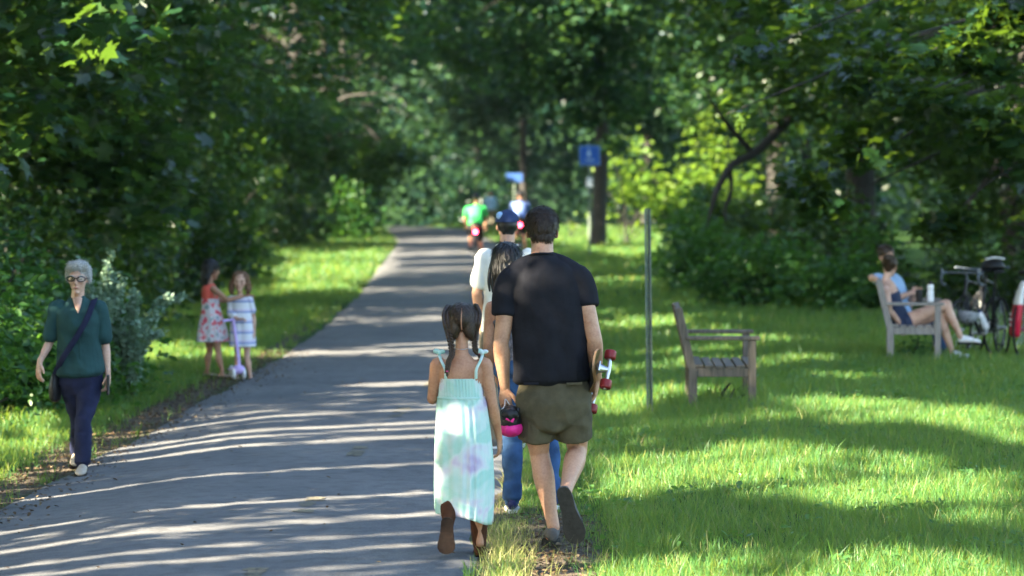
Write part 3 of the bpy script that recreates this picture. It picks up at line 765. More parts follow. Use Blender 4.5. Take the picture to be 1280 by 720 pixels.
# ---------------- man with cap and white shirt
def build_cap():
    zg = 561
    g = Fig(632, zg, 21.0).set(pelvis=(632, 415, 0), neck=(634, 311, 0), shoulderL=(607, 322, 0), shoulderR=(663, 322, 0),
        elbowL=(596, 366, 0), wristL=(602, 404, .12), elbowR=(672, 366, 0), wristR=(668, 404, .12),
        hipL=(617, 422, 0), hipR=(648, 422, 0), kneeL=(618, 486, .05), ankleL=(618, 548, -.06), kneeR=(650, 482, .12), ankleR=(650, 548, .16))
    J = g.J; k = .98; B = Blob(); X = Blob()
    p, r, _ = torso_pts(J, TORSO_M, k); B.loft(p, r, n=20)
    for s in 'LR': limb_arm(B, J, s, k); limb_leg(B, J, s, k)
    hand(B, X, J['wristL'], (0, .2, -1), (.9, .2, 0), (.2, 1, 0), 1, .5); hand(B, X, J['wristR'], (0, .2, -1), (-.9, .2, 0), (-.2, 1, 0), 1, .5)
    h = .23; R = head_frame((-.1, 1, 0), (0, 0, 1)); c = g.L(634, 303, .06); W = head(B, c, R, h, J['neck'], k, .058)
    o = start_person(B, X, g, M['skin_man'], 'man walking away in a white polo shirt and dark blue baseball cap', .009)
    T = Blob(); p, r, _ = torso_pts(J, TORSO_M, k, .022, -.1, 1.0); T.loft(p, r, n=22, cap=.3)
    for s in 'LR': limb_arm(T, J, s, k, .016, .36, 1.0, .008)
    fuse(T, 'polo_shirt', M['white_shirt'], o, .009, 3, wrinkle=folds(.006))
    cp = [g.L(634, 309) + np.array((.068 * math.cos(q * math.pi / 12), .066 * math.sin(q * math.pi / 12), .012)) for q in range(25)]
    Blob().loft(cp, [(.012, .018)] * 25, (0, 0, 1), n=8, sub=1, cap=0).obj('collar', M['white_shirt'], o)
    Pn = Blob(); p, r, _ = torso_pts(J, TORSO_M, k, .015, -.2, .2); Pn.loft(p, r, n=20, cap=.3)
    for s in 'LR': limb_leg(Pn, J, s, k, .022, 1.0, 1.0)
    fuse(Pn, 'trousers', M['khaki'], o, .01, 3, wrinkle=folds(.006))
    def Wc(x, y, z): return c + R @ (np.array((x, y, z)) * h)
    Hb = Blob(); Hb.ell(Wc(0, -.08, .56), (.345 * h, .41 * h, .30 * h), R); Hb.loft([Wc(0, -.22, .5), Wc(0, -.27, .28)], [(.26 * h, .16 * h), (.2 * h, .1 * h)], R[:, 0])
    fuse(Hb, 'hair', M['hair_black'], o, .007, 3)
    Cp = Blob()
    hv = []; n = 28
    for i in range(9):
        ph = math.pi / 2 * i / 8
        for j in range(n):
            q = 2 * math.pi * j / n; hv.append(Wc(.375 * math.cos(q) * math.cos(ph * .98), -.05 + .455 * math.sin(q) * math.cos(ph * .98), .66 + .40 * math.sin(ph)))
    Cp.v = hv
    for i in range(8):
        for j in range(n): Cp.f.append((i * n + j, i * n + (j + 1) % n, (i + 1) * n + (j + 1) % n, (i + 1) * n + j))
    cap = Cp.obj('cap', M['cap'], o)
    br = Blob(); br.loft([Wc(0, .3, .70), Wc(0, .55, .68), Wc(0, .72, .64)], [(.34 * h, .015 * h), (.32 * h, .015 * h), (.18 * h, .012 * h)], R[:, 0], n=16); br.obj('brim', M['cap'], cap)
    Blob().ell(Wc(0, -.05, 1.065), (.03 * h, .03 * h, .02 * h)).obj('button', M['cap'], cap)
    Blob().ell(Wc(-.26, -.25, .86), (.12 * h, .10 * h, .13 * h)).obj('emblem', M['paleblue'], cap)
    eyes(W, R, h, o, M['hair_black'])
    for s in 'LR':
        a = J['ankle' + s]; hl = a + np.array((0, -.05, -.07)); hl[2] = .0; tl = hl + np.array((0, .27, 0)); shoe(o, hl, tl, (0, 0, 1), 1, M['shoe_grey'], M['white_rubber'], ankle=a, voxel=.009)
    return g, o

# ---------------- grey-haired woman coming towards us
def build_elder():
    zg = gzf(-3.0, 19.9)
    g = Fig(102, 594, 19.9); g.Z = zg
    def L(px, py, d=0.):
        p = at(px, py, g.Y + d); return np.array((p.x - g.X, d, p.z - g.Z))
    g.L = L
    g.set(pelvis=(101, 478, .03), neck=(97, 372, .0), shoulderL=(71, 385, 0), shoulderR=(124, 385, .0),
        elbowL=(62, 428, .02), wristL=(50, 452, -.10), elbowR=(132, 432, .06), wristR=(135, 466, .04),
        hipL=(90, 480, .03), hipR=(113, 480, .03), kneeL=(99, 530, .16), ankleL=(97, 564, .44), kneeR=(104, 528, -.08), ankleR=(103.5, 580, -.12))
    J = g.J; k = .86; B = Blob(); X = Blob()
    p, r, _ = torso_pts(J, TORSO_F, k); B.loft(p, r, n=20)
    for s in 'LR': limb_arm(B, J, s, k, thick=.86); limb_leg(B, J, s, k, thick=.95, fwd=(0, -1, 0))
    hand(B, X, J['wristL'], (-.12, -.15, -1), (.6, .6, 0), (.5, -.8, 0), .95, .45, .1); hand(B, X, J['wristR'], (0, .0, -1), (-.9, .2, 0), (-.2, -1, 0), .95, .55)
    h = .215; R = head_frame((-.05, -1, -.02), (.03, 0, 1)); c = g.L(97.5, 367, -.04); W = head(B, c, R, h, J['neck'] - (0, 0, .01), k, .052)
    B.loft([g.L(97, 380, -.01), g.L(97, 366, -.02)], [.052, .043], n=12)
    o = start_person(B, X, g, M['skin_pale'], 'grey-haired woman in teal shirt and navy trousers walking towards us at the left', .007)
    T = Blob()
    T.loft([g.L(101, 466, .02), g.L(100, 450, .02), g.L(98, 425, .01), g.L(98, 402, -.01), g.L(98, 388, .0), g.L(97.5, 379, .0), g.L(97, 373, .005)],
           [(.168, .135), (.158, .126), (.140, .112), (.147, .122), (.143, .098), (.098, .072), (.056, .056)], n=26, cap=.3)
    for s in 'LR': limb_arm(T, J, s, k, .010, .40, .95, .012)
    fuse(T, 'shirt', M['teal'], o, .007, 3, wrinkle=folds(.010, 1, .7, 7, 1))
    for s in (-1, 1):
        cl = Blob(); cl.loft([g.L(97 + s * 9.5, 374, .02), g.L(97 + s * 7.5, 377, -.045), g.L(97 + s * 5, 386, -.085)], [(.010, .024), (.010, .032), (.007, .016)], (0, -1, .3), n=10); cl.obj('collar', M['teal'], o)
    nv = Blob(); nv.loft([g.L(97, 373, -.055), g.L(97.2, 382, -.097), g.L(97.4, 391, -.122)], [(.034, .010), (.022, .008), (.004, .003)], (1, 0, 0), n=10); nv.obj('neckline', M['skin_pale'], o)
    pk = Blob(); pk.bar(g.L(98.5, 392, -.118), g.L(100, 462, -.105), .012, .004, .001, (0, -1, 0)); pk.obj('placket', M['teal'], o)
    Pn = Blob(); p, r, _ = torso_pts(J, TORSO_F, k, .010, -.2, .18); Pn.loft(p, r, n=20, cap=.3)
    for s in 'LR': limb_leg(Pn, J, s, k, .015, 1.0, .92, (0, -1, 0)); Pn.loft([lerp(J['knee' + s], J['ankle' + s], .3), lerp(J['knee' + s], J['ankle' + s], .97)], [(.058, .064), (.054, .060)], n=14, cap=.1)
    fuse(Pn, 'trousers', M['navy'], o, .008, 3, wrinkle=folds(.005, 1, 1, 9, 4))
    def Wc(x, y, z): return c + R @ (np.array((x, y, z)) * h)
    Hb = Blob(); Hb.ell(Wc(0, -.11, .71), (.36 * h, .43 * h, .355 * h), R, 20, 14)
    for s in (-1, 1): Hb.loft([Wc(s * .28, .02, .82), Wc(s * .345, -.08, .60), Wc(s * .33, -.1, .42)], [(.10 * h, .18 * h), (.065 * h, .15 * h), (.04 * h, .1 * h)], R[:, 0])
    Hb.loft([Wc(-.26, .24, .90), Wc(.02, .34, .93), Wc(.26, .24, .90)], [(.13 * h, .10 * h), (.13 * h, .10 * h), (.13 * h, .10 * h)], R[:, 2])
    ho = fuse(Hb, 'hair', M['hair_grey'], o, .006, 3, wrinkle=folds(.006, 1, .8, 20, 7)); hair_tufts(ho, 2600, .022, (0, 0, -1), .4, .0018, 7, jitter=.6)
    # face opening: the cap sits behind the face, eyes and glasses in front
    eyes(W, R, h, o, M['hair_grey'])
    gl = Blob()
    for s in (-1, 1):
        pts = [Wc(s * .17 + .135 * math.cos(q * math.pi / 8), .415 - .10 * abs(s * .17 + .135 * math.cos(q * math.pi / 8)) * 2.2 + .02, .495 + .085 * math.sin(q * math.pi / 8)) for q in range(17)]
        gl.loft(pts, [.0032] * 17, R[:, 1], n=6, sub=1, cap=0)
        gl.loft([Wc(s * .30, .36, .52), Wc(s * .35, .1, .52), Wc(s * .345, -.04, .50)], [.003] * 3, R[:, 2], n=6)
    gl.loft([Wc(-.04, .43, .51), Wc(0, .45, .525), Wc(.04, .43, .51)], [.003] * 3, R[:, 2], n=6)
    go = gl.obj('glasses', M['blackplastic'], o)
    for s in (-1, 1): Blob().ell(Wc(s * .17, .395, .495), (.125 * h, .012 * h, .078 * h), R @ np.array(Matrix.Rotation(-s * .2, 3, 'Z')), 12, 8).obj('lens', M['lens'], go)
    for s, a, fw in (('R', J['ankleR'], -1), ('L', J['ankleL'], -1)):
        hl = a + np.array((0, .05, -.065)); hl[2] = max(0.0, hl[2] - .0); tl = hl + np.array((.005, -.235, 0)); tl[2] = 0 if s == 'R' else hl[2] * .2
        if s == 'R': hl[2] = 0.
        shoe(o, hl, tl, (0, 0, 1), .86, M['beige_shoe'], M['sole_brown'], ankle=a, voxel=.007)
    # bag worn across the body
    bag = empty('shoulder_bag', (0, 0, 0)); bag.location = g.loc(); tag(bag, 'black shoulder bag hanging at the hip of the grey-haired woman', 'bag')
    sb = Blob(); sb.loft([g.L(119, 374, .05), g.L(117, 377, -.06), g.L(108, 400, -.15), g.L(94, 424, -.155), g.L(80, 445, -.13), g.L(71, 462, -.04), g.L(68, 474, .02)], [(.004, .021)] * 7, (0, -1, .2), n=8); sb.obj('strap', M['navy'], bag)
    bb = Blob(); bb.loft([g.L(70, 470, .05), g.L(69, 482, .05), g.L(69, 497, .05)], [(.035, .09), (.042, .105), (.038, .095)], (1, 0, 0), n=16); fuse(bb, 'pouch', M['blackplastic'], bag, .008, 2, wrinkle=folds(.004))
    ph = empty('phone', g.L(135, 481, -.02) + np.array(g.loc())); tag(ph, 'dark phone held low in the hand of the grey-haired woman', 'phone')
    Blob().box((0, 0, 0), (.006, .035, .07), None, .004).obj('case', M['blackplastic'], ph); Blob().box((.0065, 0, 0), (.001, .03, .062), None, .0005).obj('screen', M['glass_dark'], ph)
    return g, o

# ---------------- the two girls on the grass edge
def build_sisters():
    g = Fig(266, 468, 29.12, 0); g.Z = gzf(g.X, 29.12)
    base = g.Z
    def mk(fig):
        def L(px, py, d=0.):
            p = at(px, py, fig.Y + d); return np.array((p.x - fig.X, d, p.z - fig.Z))
        fig.L = L; return fig
    mk(g).set(pelvis=(264, 408, 0), neck=(262, 354, 0), shoulderL=(257, 361, .10), shoulderR=(267, 361, -.10), elbowL=(276, 376, .16), wristL=(296, 373, .12), elbowR=(284, 375, -.24), wristR=(305, 370, -.20),
        hipL=(261, 412, .06), hipR=(268, 412, -.05), kneeL=(262, 440, .05), ankleL=(259, 463, .06), kneeR=(273, 441, -.06), ankleR=(278, 465, -.06))
    J = g.J; k = .64; B = Blob(); X = Blob()
    p, r, rf = torso_pts(J, TORSO_F, k, .006); B.loft(p, r, rf, n=18)
    for s in 'LR': limb_arm(B, J, s, k, thick=.92); limb_leg(B, J, s, k, thick=1.0, fwd=(1, 0, 0))
    hand(B, X, J['wristR'], (1, 0, .1), (0, .3, -1), (0, -1, .3), .68, .25, .1); hand(B, X, J['wristL'], (1, 0, .0), (0, -.3, -1), (0, 1, .3), .68, .4, .1)
    h = .195; R = head_frame((.75, .55, -.05), (0, 0, 1)); c = g.L(264, 349.5, .02); W = head(B, c, R, h, J['neck'], k, .045, child=True)
    for s in 'LR':
        a = J['ankle' + s]; B.loft([a + (-.02, 0, -.03), a + (.05, 0, -.045), a + (.12, -.01, -.05)], [(.024, .026), (.028, .02), (.022, .012)], (0, 1, 0), n=10)
    o = start_person(B, X, g, M['skin_woman'], 'black-haired girl in red and white floral dress, arm round another girl', .007)
    sk = [(g.L(262, 354.5), .045, .045, 0), (g.L(262, 361), .078, .095, .1), (g.L(263, 376), .088, .10, .3), (g.L(264, 392), .105, .11, .8), (g.L(265, 410), .145, .13, 1.2), (g.L(265, 427), .165, .14, 1.4)]
    skirt('dress', sk, M['floral'], o, 96, 9, .012, 3, .006)
    def Wc(x, y, z): return c + R @ (np.array((x, y, z)) * h)
    Hb = Blob(); Hb.ell(Wc(0, -.09, .70), (.40 * h, .45 * h, .38 * h), R); Hb.loft([Wc(0, -.25, .6), Wc(0, -.36, .2), Wc(0, -.36, -.2)], [(.38 * h, .24 * h), (.36 * h, .18 * h), (.26 * h, .1 * h)], R[:, 0])
    ho = fuse(Hb, 'hair', M['hair_black'], o, .007, 3, wrinkle=folds(.005, 1.5, .4, 24, 2)); hair_tufts(ho, 700, .05, (0, 0, -1), .2, .003, 2)
    eyes(W, R, h, o, M['hair_black'])
    for s in 'LR':
        a = J['ankle' + s]; shoe(o, a + (-.045, 0, -.066), a + (.13, -.01, -.066), (0, 0, 1), .62, M['beige_shoe'], M['sole_brown'], 'sandal', voxel=.008, tall=.55)
    ga = g
    # right girl, facing us
    g = mk(Fig(303, 475, 29.06)); g.Z = gzf(g.X, 29.06)
    g.set(pelvis=(303, 412, 0), neck=(300, 369, 0), shoulderL=(289, 374, 0), shoulderR=(311, 374, 0), elbowL=(288, 392, -.03), wristL=(298, 399, -.13), elbowR=(317, 396, .02), wristR=(318, 414, -.02),
        hipL=(297, 415, 0), hipR=(309, 415, 0), kneeL=(297, 446, -.02), ankleL=(296, 469, .0), kneeR=(309, 447, -.02), ankleR=(313, 470, .0))
    J = g.J; k = .61; B = Blob(); X = Blob()
    p, r, rf = torso_pts(J, TORSO_F, k, .004); B.loft(p, r, rf, n=18)
    for s in 'LR': limb_arm(B, J, s, k, thick=.9); limb_leg(B, J, s, k, thick=.92, fwd=(0, -1, 0))
    hand(B, X, J['wristL'], (.9, -.2, .1), (0, .2, -1), (0, -1, .2), .64, .8); hand(B, X, J['wristR'], (.05, -.1, -1), (-1, 0, 0), (0, -1, 0), .64, .5)
    h = .19; R = head_frame((-.05, -1, .02), (.06, 0, 1)); c = g.L(299.5, 364, -.03); W = head(B, c, R, h, J['neck'], k, .042, child=True)
    for s, dx in (('L', -.01), ('R', .06)):
        a = J['ankle' + s]; B.loft([a + (0, .02, -.03), a + (dx * .5, -.05, -.045), a + (dx, -.11, -.05)], [(.024, .026), (.028, .02), (.022, .012)], (1, 0, 0), n=10)
    o = start_person(B, X, g, M['skin_pale'], 'small girl with light curly hair in a blue and white striped dress, facing us', .007)
    sk = [(g.L(300, 369), .045, .045, 0), (g.L(300, 374), .10, .07, .1), (g.L(301, 388), .105, .085, .3), (g.L(302, 405), .118, .10, .7), (g.L(303, 420), .130, .11, 1), (g.L(303, 433), .138, .12, 1.1)]
    dr = skirt('dress', sk, M['stripe'], o, 96, 9, .010, 5, .006)
    for s, te in (('L', .72), ('R', .34)):
        Sl = Blob(); limb_arm(Sl, J, s, k, .012, te, .95, .004); fuse(Sl, 'sleeve', M['stripe'], dr, .008, 3)
    def Wc(x, y, z): return c + R @ (np.array((x, y, z)) * h)
    Hb = Blob(); Hb.ell(Wc(0, -.17, .72), (.41 * h, .40 * h, .355 * h), R)
    for s in (-1, 1): Hb.loft([Wc(s * .26, .02, .90), Wc(s * .40, -.12, .55), Wc(s * .46, -.14, .15), Wc(s * .42, -.12, -.1)], [(.09 * h, .16 * h), (.10 * h, .16 * h), (.13 * h, .18 * h), (.08 * h, .1 * h)], R[:, 0])
    ho = fuse(Hb, 'hair', M['hair_light'], o, .007, 2, wrinkle=folds(.010, 1, 1, 24, 2)); hair_tufts(ho, 900, .03, (0, 0, -1), .3, .003, 2, jitter=.6)
    eyes(W, R, h, o, M['hair_light'])
    for s, dx in (('L', -.01), ('R', .07)):
        a = J['ankle' + s]; shoe(o, a + (0, .04, -.066) if True else a, a + (dx, -.135, -.066), (0, 0, 1), .6, M['beige_shoe'], M['sole_brown'], 'sandal', voxel=.008, tall=.55)
    # scooter
    sc = empty('kick_scooter', (0, 0, 0)); b = g.L(298, 474, -.12) + np.array(g.loc()); zz = gzf(b[0], b[1]); sc.location = (b[0], b[1], zz + .005); tag(sc, 'lilac kick scooter standing between the two girls', 'scooter')
    d = Blob(); d.loft([(-.10, .34, .085), (-.05, .15, .085), (0, 0, .09)], [(.045, .014), (.05, .014), (.03, .014)], (.9, .3, 0), n=12); d.obj('deck', M['lilac'], sc)
    st = Blob(); st.loft([(.02, -.02, .06), (-.01, -.0, .3), (-.055, .02, .60)], [.016, .016, .016], (1, 0, 0), n=10); st.obj('stem', M['lilac'], sc)
    hb = Blob(); hb.loft([(-.14, -.12, .60), (-.055, .02, .605), (.03, .16, .60)], [.013] * 3, (0, 0, 1), n=10); hb.obj('handlebar', M['lilac'], sc)
    fm = Blob(); fm.ell((.005, -.04, .10), (.07, .06, .05)); fm.obj('mudguard', M['lilac'], sc)
    for p, r in (((-.11, .38, .06), .06), ((-.045, -.06, .06), .06), ((.055, -.03, .06), .06)):
        w = Blob(); w.torus(p, .044, .017, (.95, .3, 0), 24, 8); w.ell(p, (.012, .038, .038), None, 12, 6); w.obj('wheel', M['whiteplastic'], sc)
    return
# ------------------------------------------------------------------ benches
def build_bench(name, loc, rz, length, wood, label, group=None):
    """seat faces +x, length along +y (near end at y=0)"""
    r = empty(name, loc, rz); tag(r, label, 'bench', group)
    for y in (.03, length - .03):
        b = Blob(); b.bar((0, y, -.03), (.0, y, .36), .06, .075, .006, (1, 0, 0)); b.bar((0.0, y, .33), (-.125, y, .87), .058, .07, .008, (1, 0, 0)); b.flat('back_leg', wood, r)
        b = Blob(); b.bar((.50, y, -.03), (.50, y, .60), .06, .065, .006, (1, 0, 0)); b.flat('front_leg', wood, r)
        b = Blob(); b.bar((-.06, y, .618), (.565, y, .618), .08, .034, .008); b.flat('armrest', wood, r)
        b = Blob(); b.bar((.03, y, .33), (.47, y, .33), .036, .075, .004); b.flat('side_rail', wood, r)
        if length < 1.6: pass
    b = Blob()
    b.bar((.485, .06, .33), (.485, length - .06, .33), .03, .075, .004); b.flat('front_rail', wood, r)
    s = Blob()
    for i in range(6):
        x = .05 + i * .088; s.bar((x, 0.005, .385 - .012 * math.sin(math.pi * i / 5)), (x, length - .005, .385 - .012 * math.sin(math.pi * i / 5)), .074, .024, .005)
    s.flat('seat', wood, r)
    bk = Blob()
    bx = lambda z: -(z - .33) * .125 / .54
    bk.bar((bx(.845), .05, .845), (bx(.845), length - .05, .845), .06, .04, .006, (1, 0, .2)); bk.bar((bx(.46), .05, .46), (bx(.46), length - .05, .46), .05, .035, .005, (1, 0, .2))
    n = int(length / .11)
    for i in range(n):
        y = .09 + (length - .18) * i / (n - 1); bk.bar((bx(.47), y, .47), (bx(.83), y, .83), .05, .018, .003, (1, 0, .2))
    bk.flat('backrest', wood, r)
    return r

def build_benches():
    Y = 23.9; s = F / Y; x = (866 - 640) / s
    build_bench('park_bench', (x, Y, gzf(x, Y) + .0), math.radians(-2.2), 1.25, M['teak_brown'], 'empty weathered brown wooden bench beside the bare metal post on the lawn')
    Y = 30.3; s = F / Y; x = (1113 - 640) / s
    build_bench('park_bench', (x, Y, gzf(x, Y)), math.radians(-7.4), 1.35, M['teak_grey'], 'grey wooden bench with a couple sitting on it near the bicycles')

# ------------------------------------------------------------------ seated couple
def build_couple():
    Yn = 30.62; zg = gzf(4.0, 30.4)
    def mk(px, Y):
        g = Fig(px, 455, Y); g.Z = zg
        def L(px, py, d=0.):
            p = at(px, py, g.Y + d); return np.array((p.x - g.X, d, p.z - g.Z))
        g.L = L; return g
    g = mk(1130, Yn)
    g.set(pelvis=(1127, 404, 0), neck=(1107, 350, 0), shoulderL=(1107, 359, .15), shoulderR=(1107, 361, -.15), elbowR=(1112, 388, -.19), wristR=(1128, 408, -.13), elbowL=(1124, 372, .24), wristL=(1139, 366, .22),
        hipL=(1130, 404, .08), hipR=(1130, 403, -.08), kneeL=(1176, 392, .04), ankleL=(1191, 444, .08), kneeR=(1183, 380, -.02), ankleR=(1202, 424, .02))
    J = g.J; k = .93; B = Blob(); X = Blob()
    p, r, rf = torso_pts(J, TORSO_F, k); B.loft(p, r, rf, n=20)
    for s in 'LR': limb_arm(B, J, s, k, thick=.9); limb_leg(B, J, s, k, thick=1.0, fwd=(.5, 0, .85), ref=(0, 1, 0))
    hand(B, X, J['wristR'], (.9, .05, -.35), (0, .1, -1), (.1, 1, 0), .9, .2, .12); hand(B, X, J['wristL'], (1, -.1, .2), (0, -1, -.3), (0, .3, 1), .9, .5)
    h = .215; R = head_frame((.45, .85, .05), (.05, 0, 1)); c = g.L(1112.5, 345.5, .04); W = head(B, c, R, h, J['neck'], k, .045)
    o = start_person(B, X, g, M['skin_pale'], 'woman in a navy sleeveless top sitting cross-legged on the grey bench', .008)
    T = Blob(); p, r, rf = torso_pts(J, TORSO_F, k, .007, -.2, .80); T.loft(p, r, rf, n=20, cap=.3)
    for s in 'LR': T.loft([J['hip' + s], lerp(J['hip' + s], J['knee' + s], .12)], [.097, .094], (0, 1, 0), n=16, cap=.2)
    fuse(T, 'swimsuit', M['navytop'], o, .008, 3, wrinkle=folds(.002))
    for y in (.055, -.055):
        Blob().loft([lerp(J['pelvis'], J['neck'], .80) + (.09, y, .0), J['neck'] + (.03, y * 1.2, -.045), lerp(J['pelvis'], J['neck'], .78) + (-.09, y, 0)], [.006] * 3, n=6).obj('strap', M['navytop'], o)
    def Wc(x, y, z): return c + R @ (np.array((x, y, z)) * h)
    Hb = Blob(); Hb.ell(Wc(0, -.09, .70), (.375 * h, .44 * h, .37 * h), R); Hb.ell(Wc(0, -.42, .92), (.23 * h, .22 * h, .22 * h), R); Hb.loft([Wc(0, -.28, .55), Wc(0, -.28, .3)], [(.25 * h, .14 * h), (.16 * h, .08 * h)], R[:, 0])
    ho = fuse(Hb, 'hair', M['hair_brown'], o, .007, 3, wrinkle=folds(.004, 1, 1, 24)); hair_tufts(ho, 500, .03, (0, 0, 1), .2, .002)
    eyes(W, R, h, o, M['hair_brown'])
    for s, u in (('R', (-.15, .2, 1)), ('L', (0, 0, 1))):
        a = J['ankle' + s]
        if s == 'R': hl = a + np.array((-.035, 0, -.055)); tl = hl + np.array((.235, -.06, -.005))
        else: hl = a + np.array((-.03, 0, -.06)); hl[2] = .0; tl = hl + np.array((.23, -.04, 0))
        shoe(o, hl, tl, u, .9, M['whiteplastic'], M['white_rubber'] if s == 'L' else M['sole_grey'], 'sneaker', ankle=a, voxel=.008)
    # man behind, at the far end
    g = mk(1130, 31.15)
    g.set(pelvis=(1128, 404, 0), neck=(1113, 345, 0), shoulderL=(1116, 352, .17), shoulderR=(1109, 352, -.18), elbowR=(1089, 347, -.16), wristR=(1096, 350, -.42), elbowL=(1136, 384, .14), wristL=(1143, 362, -.12),
        hipL=(1131, 404, .08), hipR=(1131, 404, -.09), kneeL=(1172, 396, .12), ankleL=(1180, 440, .14), kneeR=(1172, 397, -.12), ankleR=(1176, 441, -.1))
    J = g.J; k = 1.0; B = Blob(); X = Blob()
    p, r, rf = torso_pts(J, TORSO_M, k); B.loft(p, r, rf, n=20)
    for s in 'LR': limb_arm(B, J, s, k); limb_leg(B, J, s, k, thick=1.0, fwd=(.5, 0, .85), ref=(0, 1, 0))
    hand(B, X, J['wristR'], (.1, -.3, -1), (1, 0, 0), (0, -1, 0), 1, .4); hand(B, X, J['wristL'], (.25, -.35, -.9), (-.8, -.3, 0), (.3, -.9, 0), 1, .7)
    h = .235; R = head_frame((.35, -.9, -.08), (-.05, 0, 1)); c = g.L(1108.5, 334.5, -.02); W = head(B, c, R, h, J['neck'], k, .056)
    o = start_person(B, X, g, M['skin_pale'], 'man in pale blue T-shirt on the grey bench, his arm over its back', .009)
    T = Blob(); p, r, rf = torso_pts(J, TORSO_M, k, .018, -.12, 1.0); T.loft(p, r, rf, n=20, cap=.3)
    for s in 'LR': limb_arm(T, J, s, k, .014, .32, 1.0, .006)
    fuse(T, 'tee_shirt', M['paleblue'], o, .009, 3, wrinkle=folds(.006))
    Pn = Blob(); p, r, rf = torso_pts(J, TORSO_M, k, .014, -.2, .15); Pn.loft(p, r, rf, n=18, cap=.3)
    for s in 'LR': limb_leg(Pn, J, s, k, .018, 1.0, 1.0, (.5, 0, .85), ref=(0, 1, 0))
    fuse(Pn, 'jeans', M['denim'], o, .01, 3, wrinkle=folds(.006))
    def Wc(x, y, z): return c + R @ (np.array((x, y, z)) * h)
    Hb = Blob(); Hb.ell(Wc(0, -.10, .72), (.37 * h, .43 * h, .37 * h), R)
    ho = fuse(Hb, 'hair', M['hair_brown'], o, .008, 3, wrinkle=folds(.005, 1, 1, 22)); hair_tufts(ho, 400, .03, (0, 0, -1), .4, .002)
    eyes(W, R, h, o, M['hair_brown'])
    for s in 'LR':
        a = J['ankle' + s]; hl = a + np.array((-.04, 0, -.07)); hl[2] = 0.; shoe(o, hl, hl + np.array((.27, 0, 0)), (0, 0, 1), 1, M['shoe_grey'], M['white_rubber'], 'sneaker', ankle=a, voxel=.009)
    # bottle and can on the near armrest
    p = at(1163, 382, 30.36); bz = zg + .637
    b = empty('water_bottle', (p.x, p.y, bz)); tag(b, 'white squeeze bottle with a black cap standing on the bench armrest', 'bottle')
    Blob().loft([(0, 0, .004), (0, 0, .02), (0, 0, .10), (0, 0, .125), (0, 0, .15), (0, 0, .185)], [.034, .036, .036, .031, .036, .032], n=18, cap=.2).obj('body', M['whiteplastic'], b)
    Blob().loft([(0, 0, .19), (0, 0, .205), (0, 0, .225)], [.032, .026, .012], n=16, cap=.2).obj('cap', M['blackplastic'], b)
    p = at(1149, 382, 30.36)
    b = empty('travel_mug', (p.x, p.y, bz)); tag(b, 'small black travel mug next to the white bottle on the bench armrest', 'mug')
    Blob().loft([(0, 0, .004), (0, 0, .06), (0, 0, .11)], [.035, .038, .04], n=18, cap=.1).obj('body', M['blackplastic'], b)
    Blob().loft([(0, 0, .113), (0, 0, .128)], [.041, .036], n=18, cap=.1).obj('lid', M['glass_dark'], b)

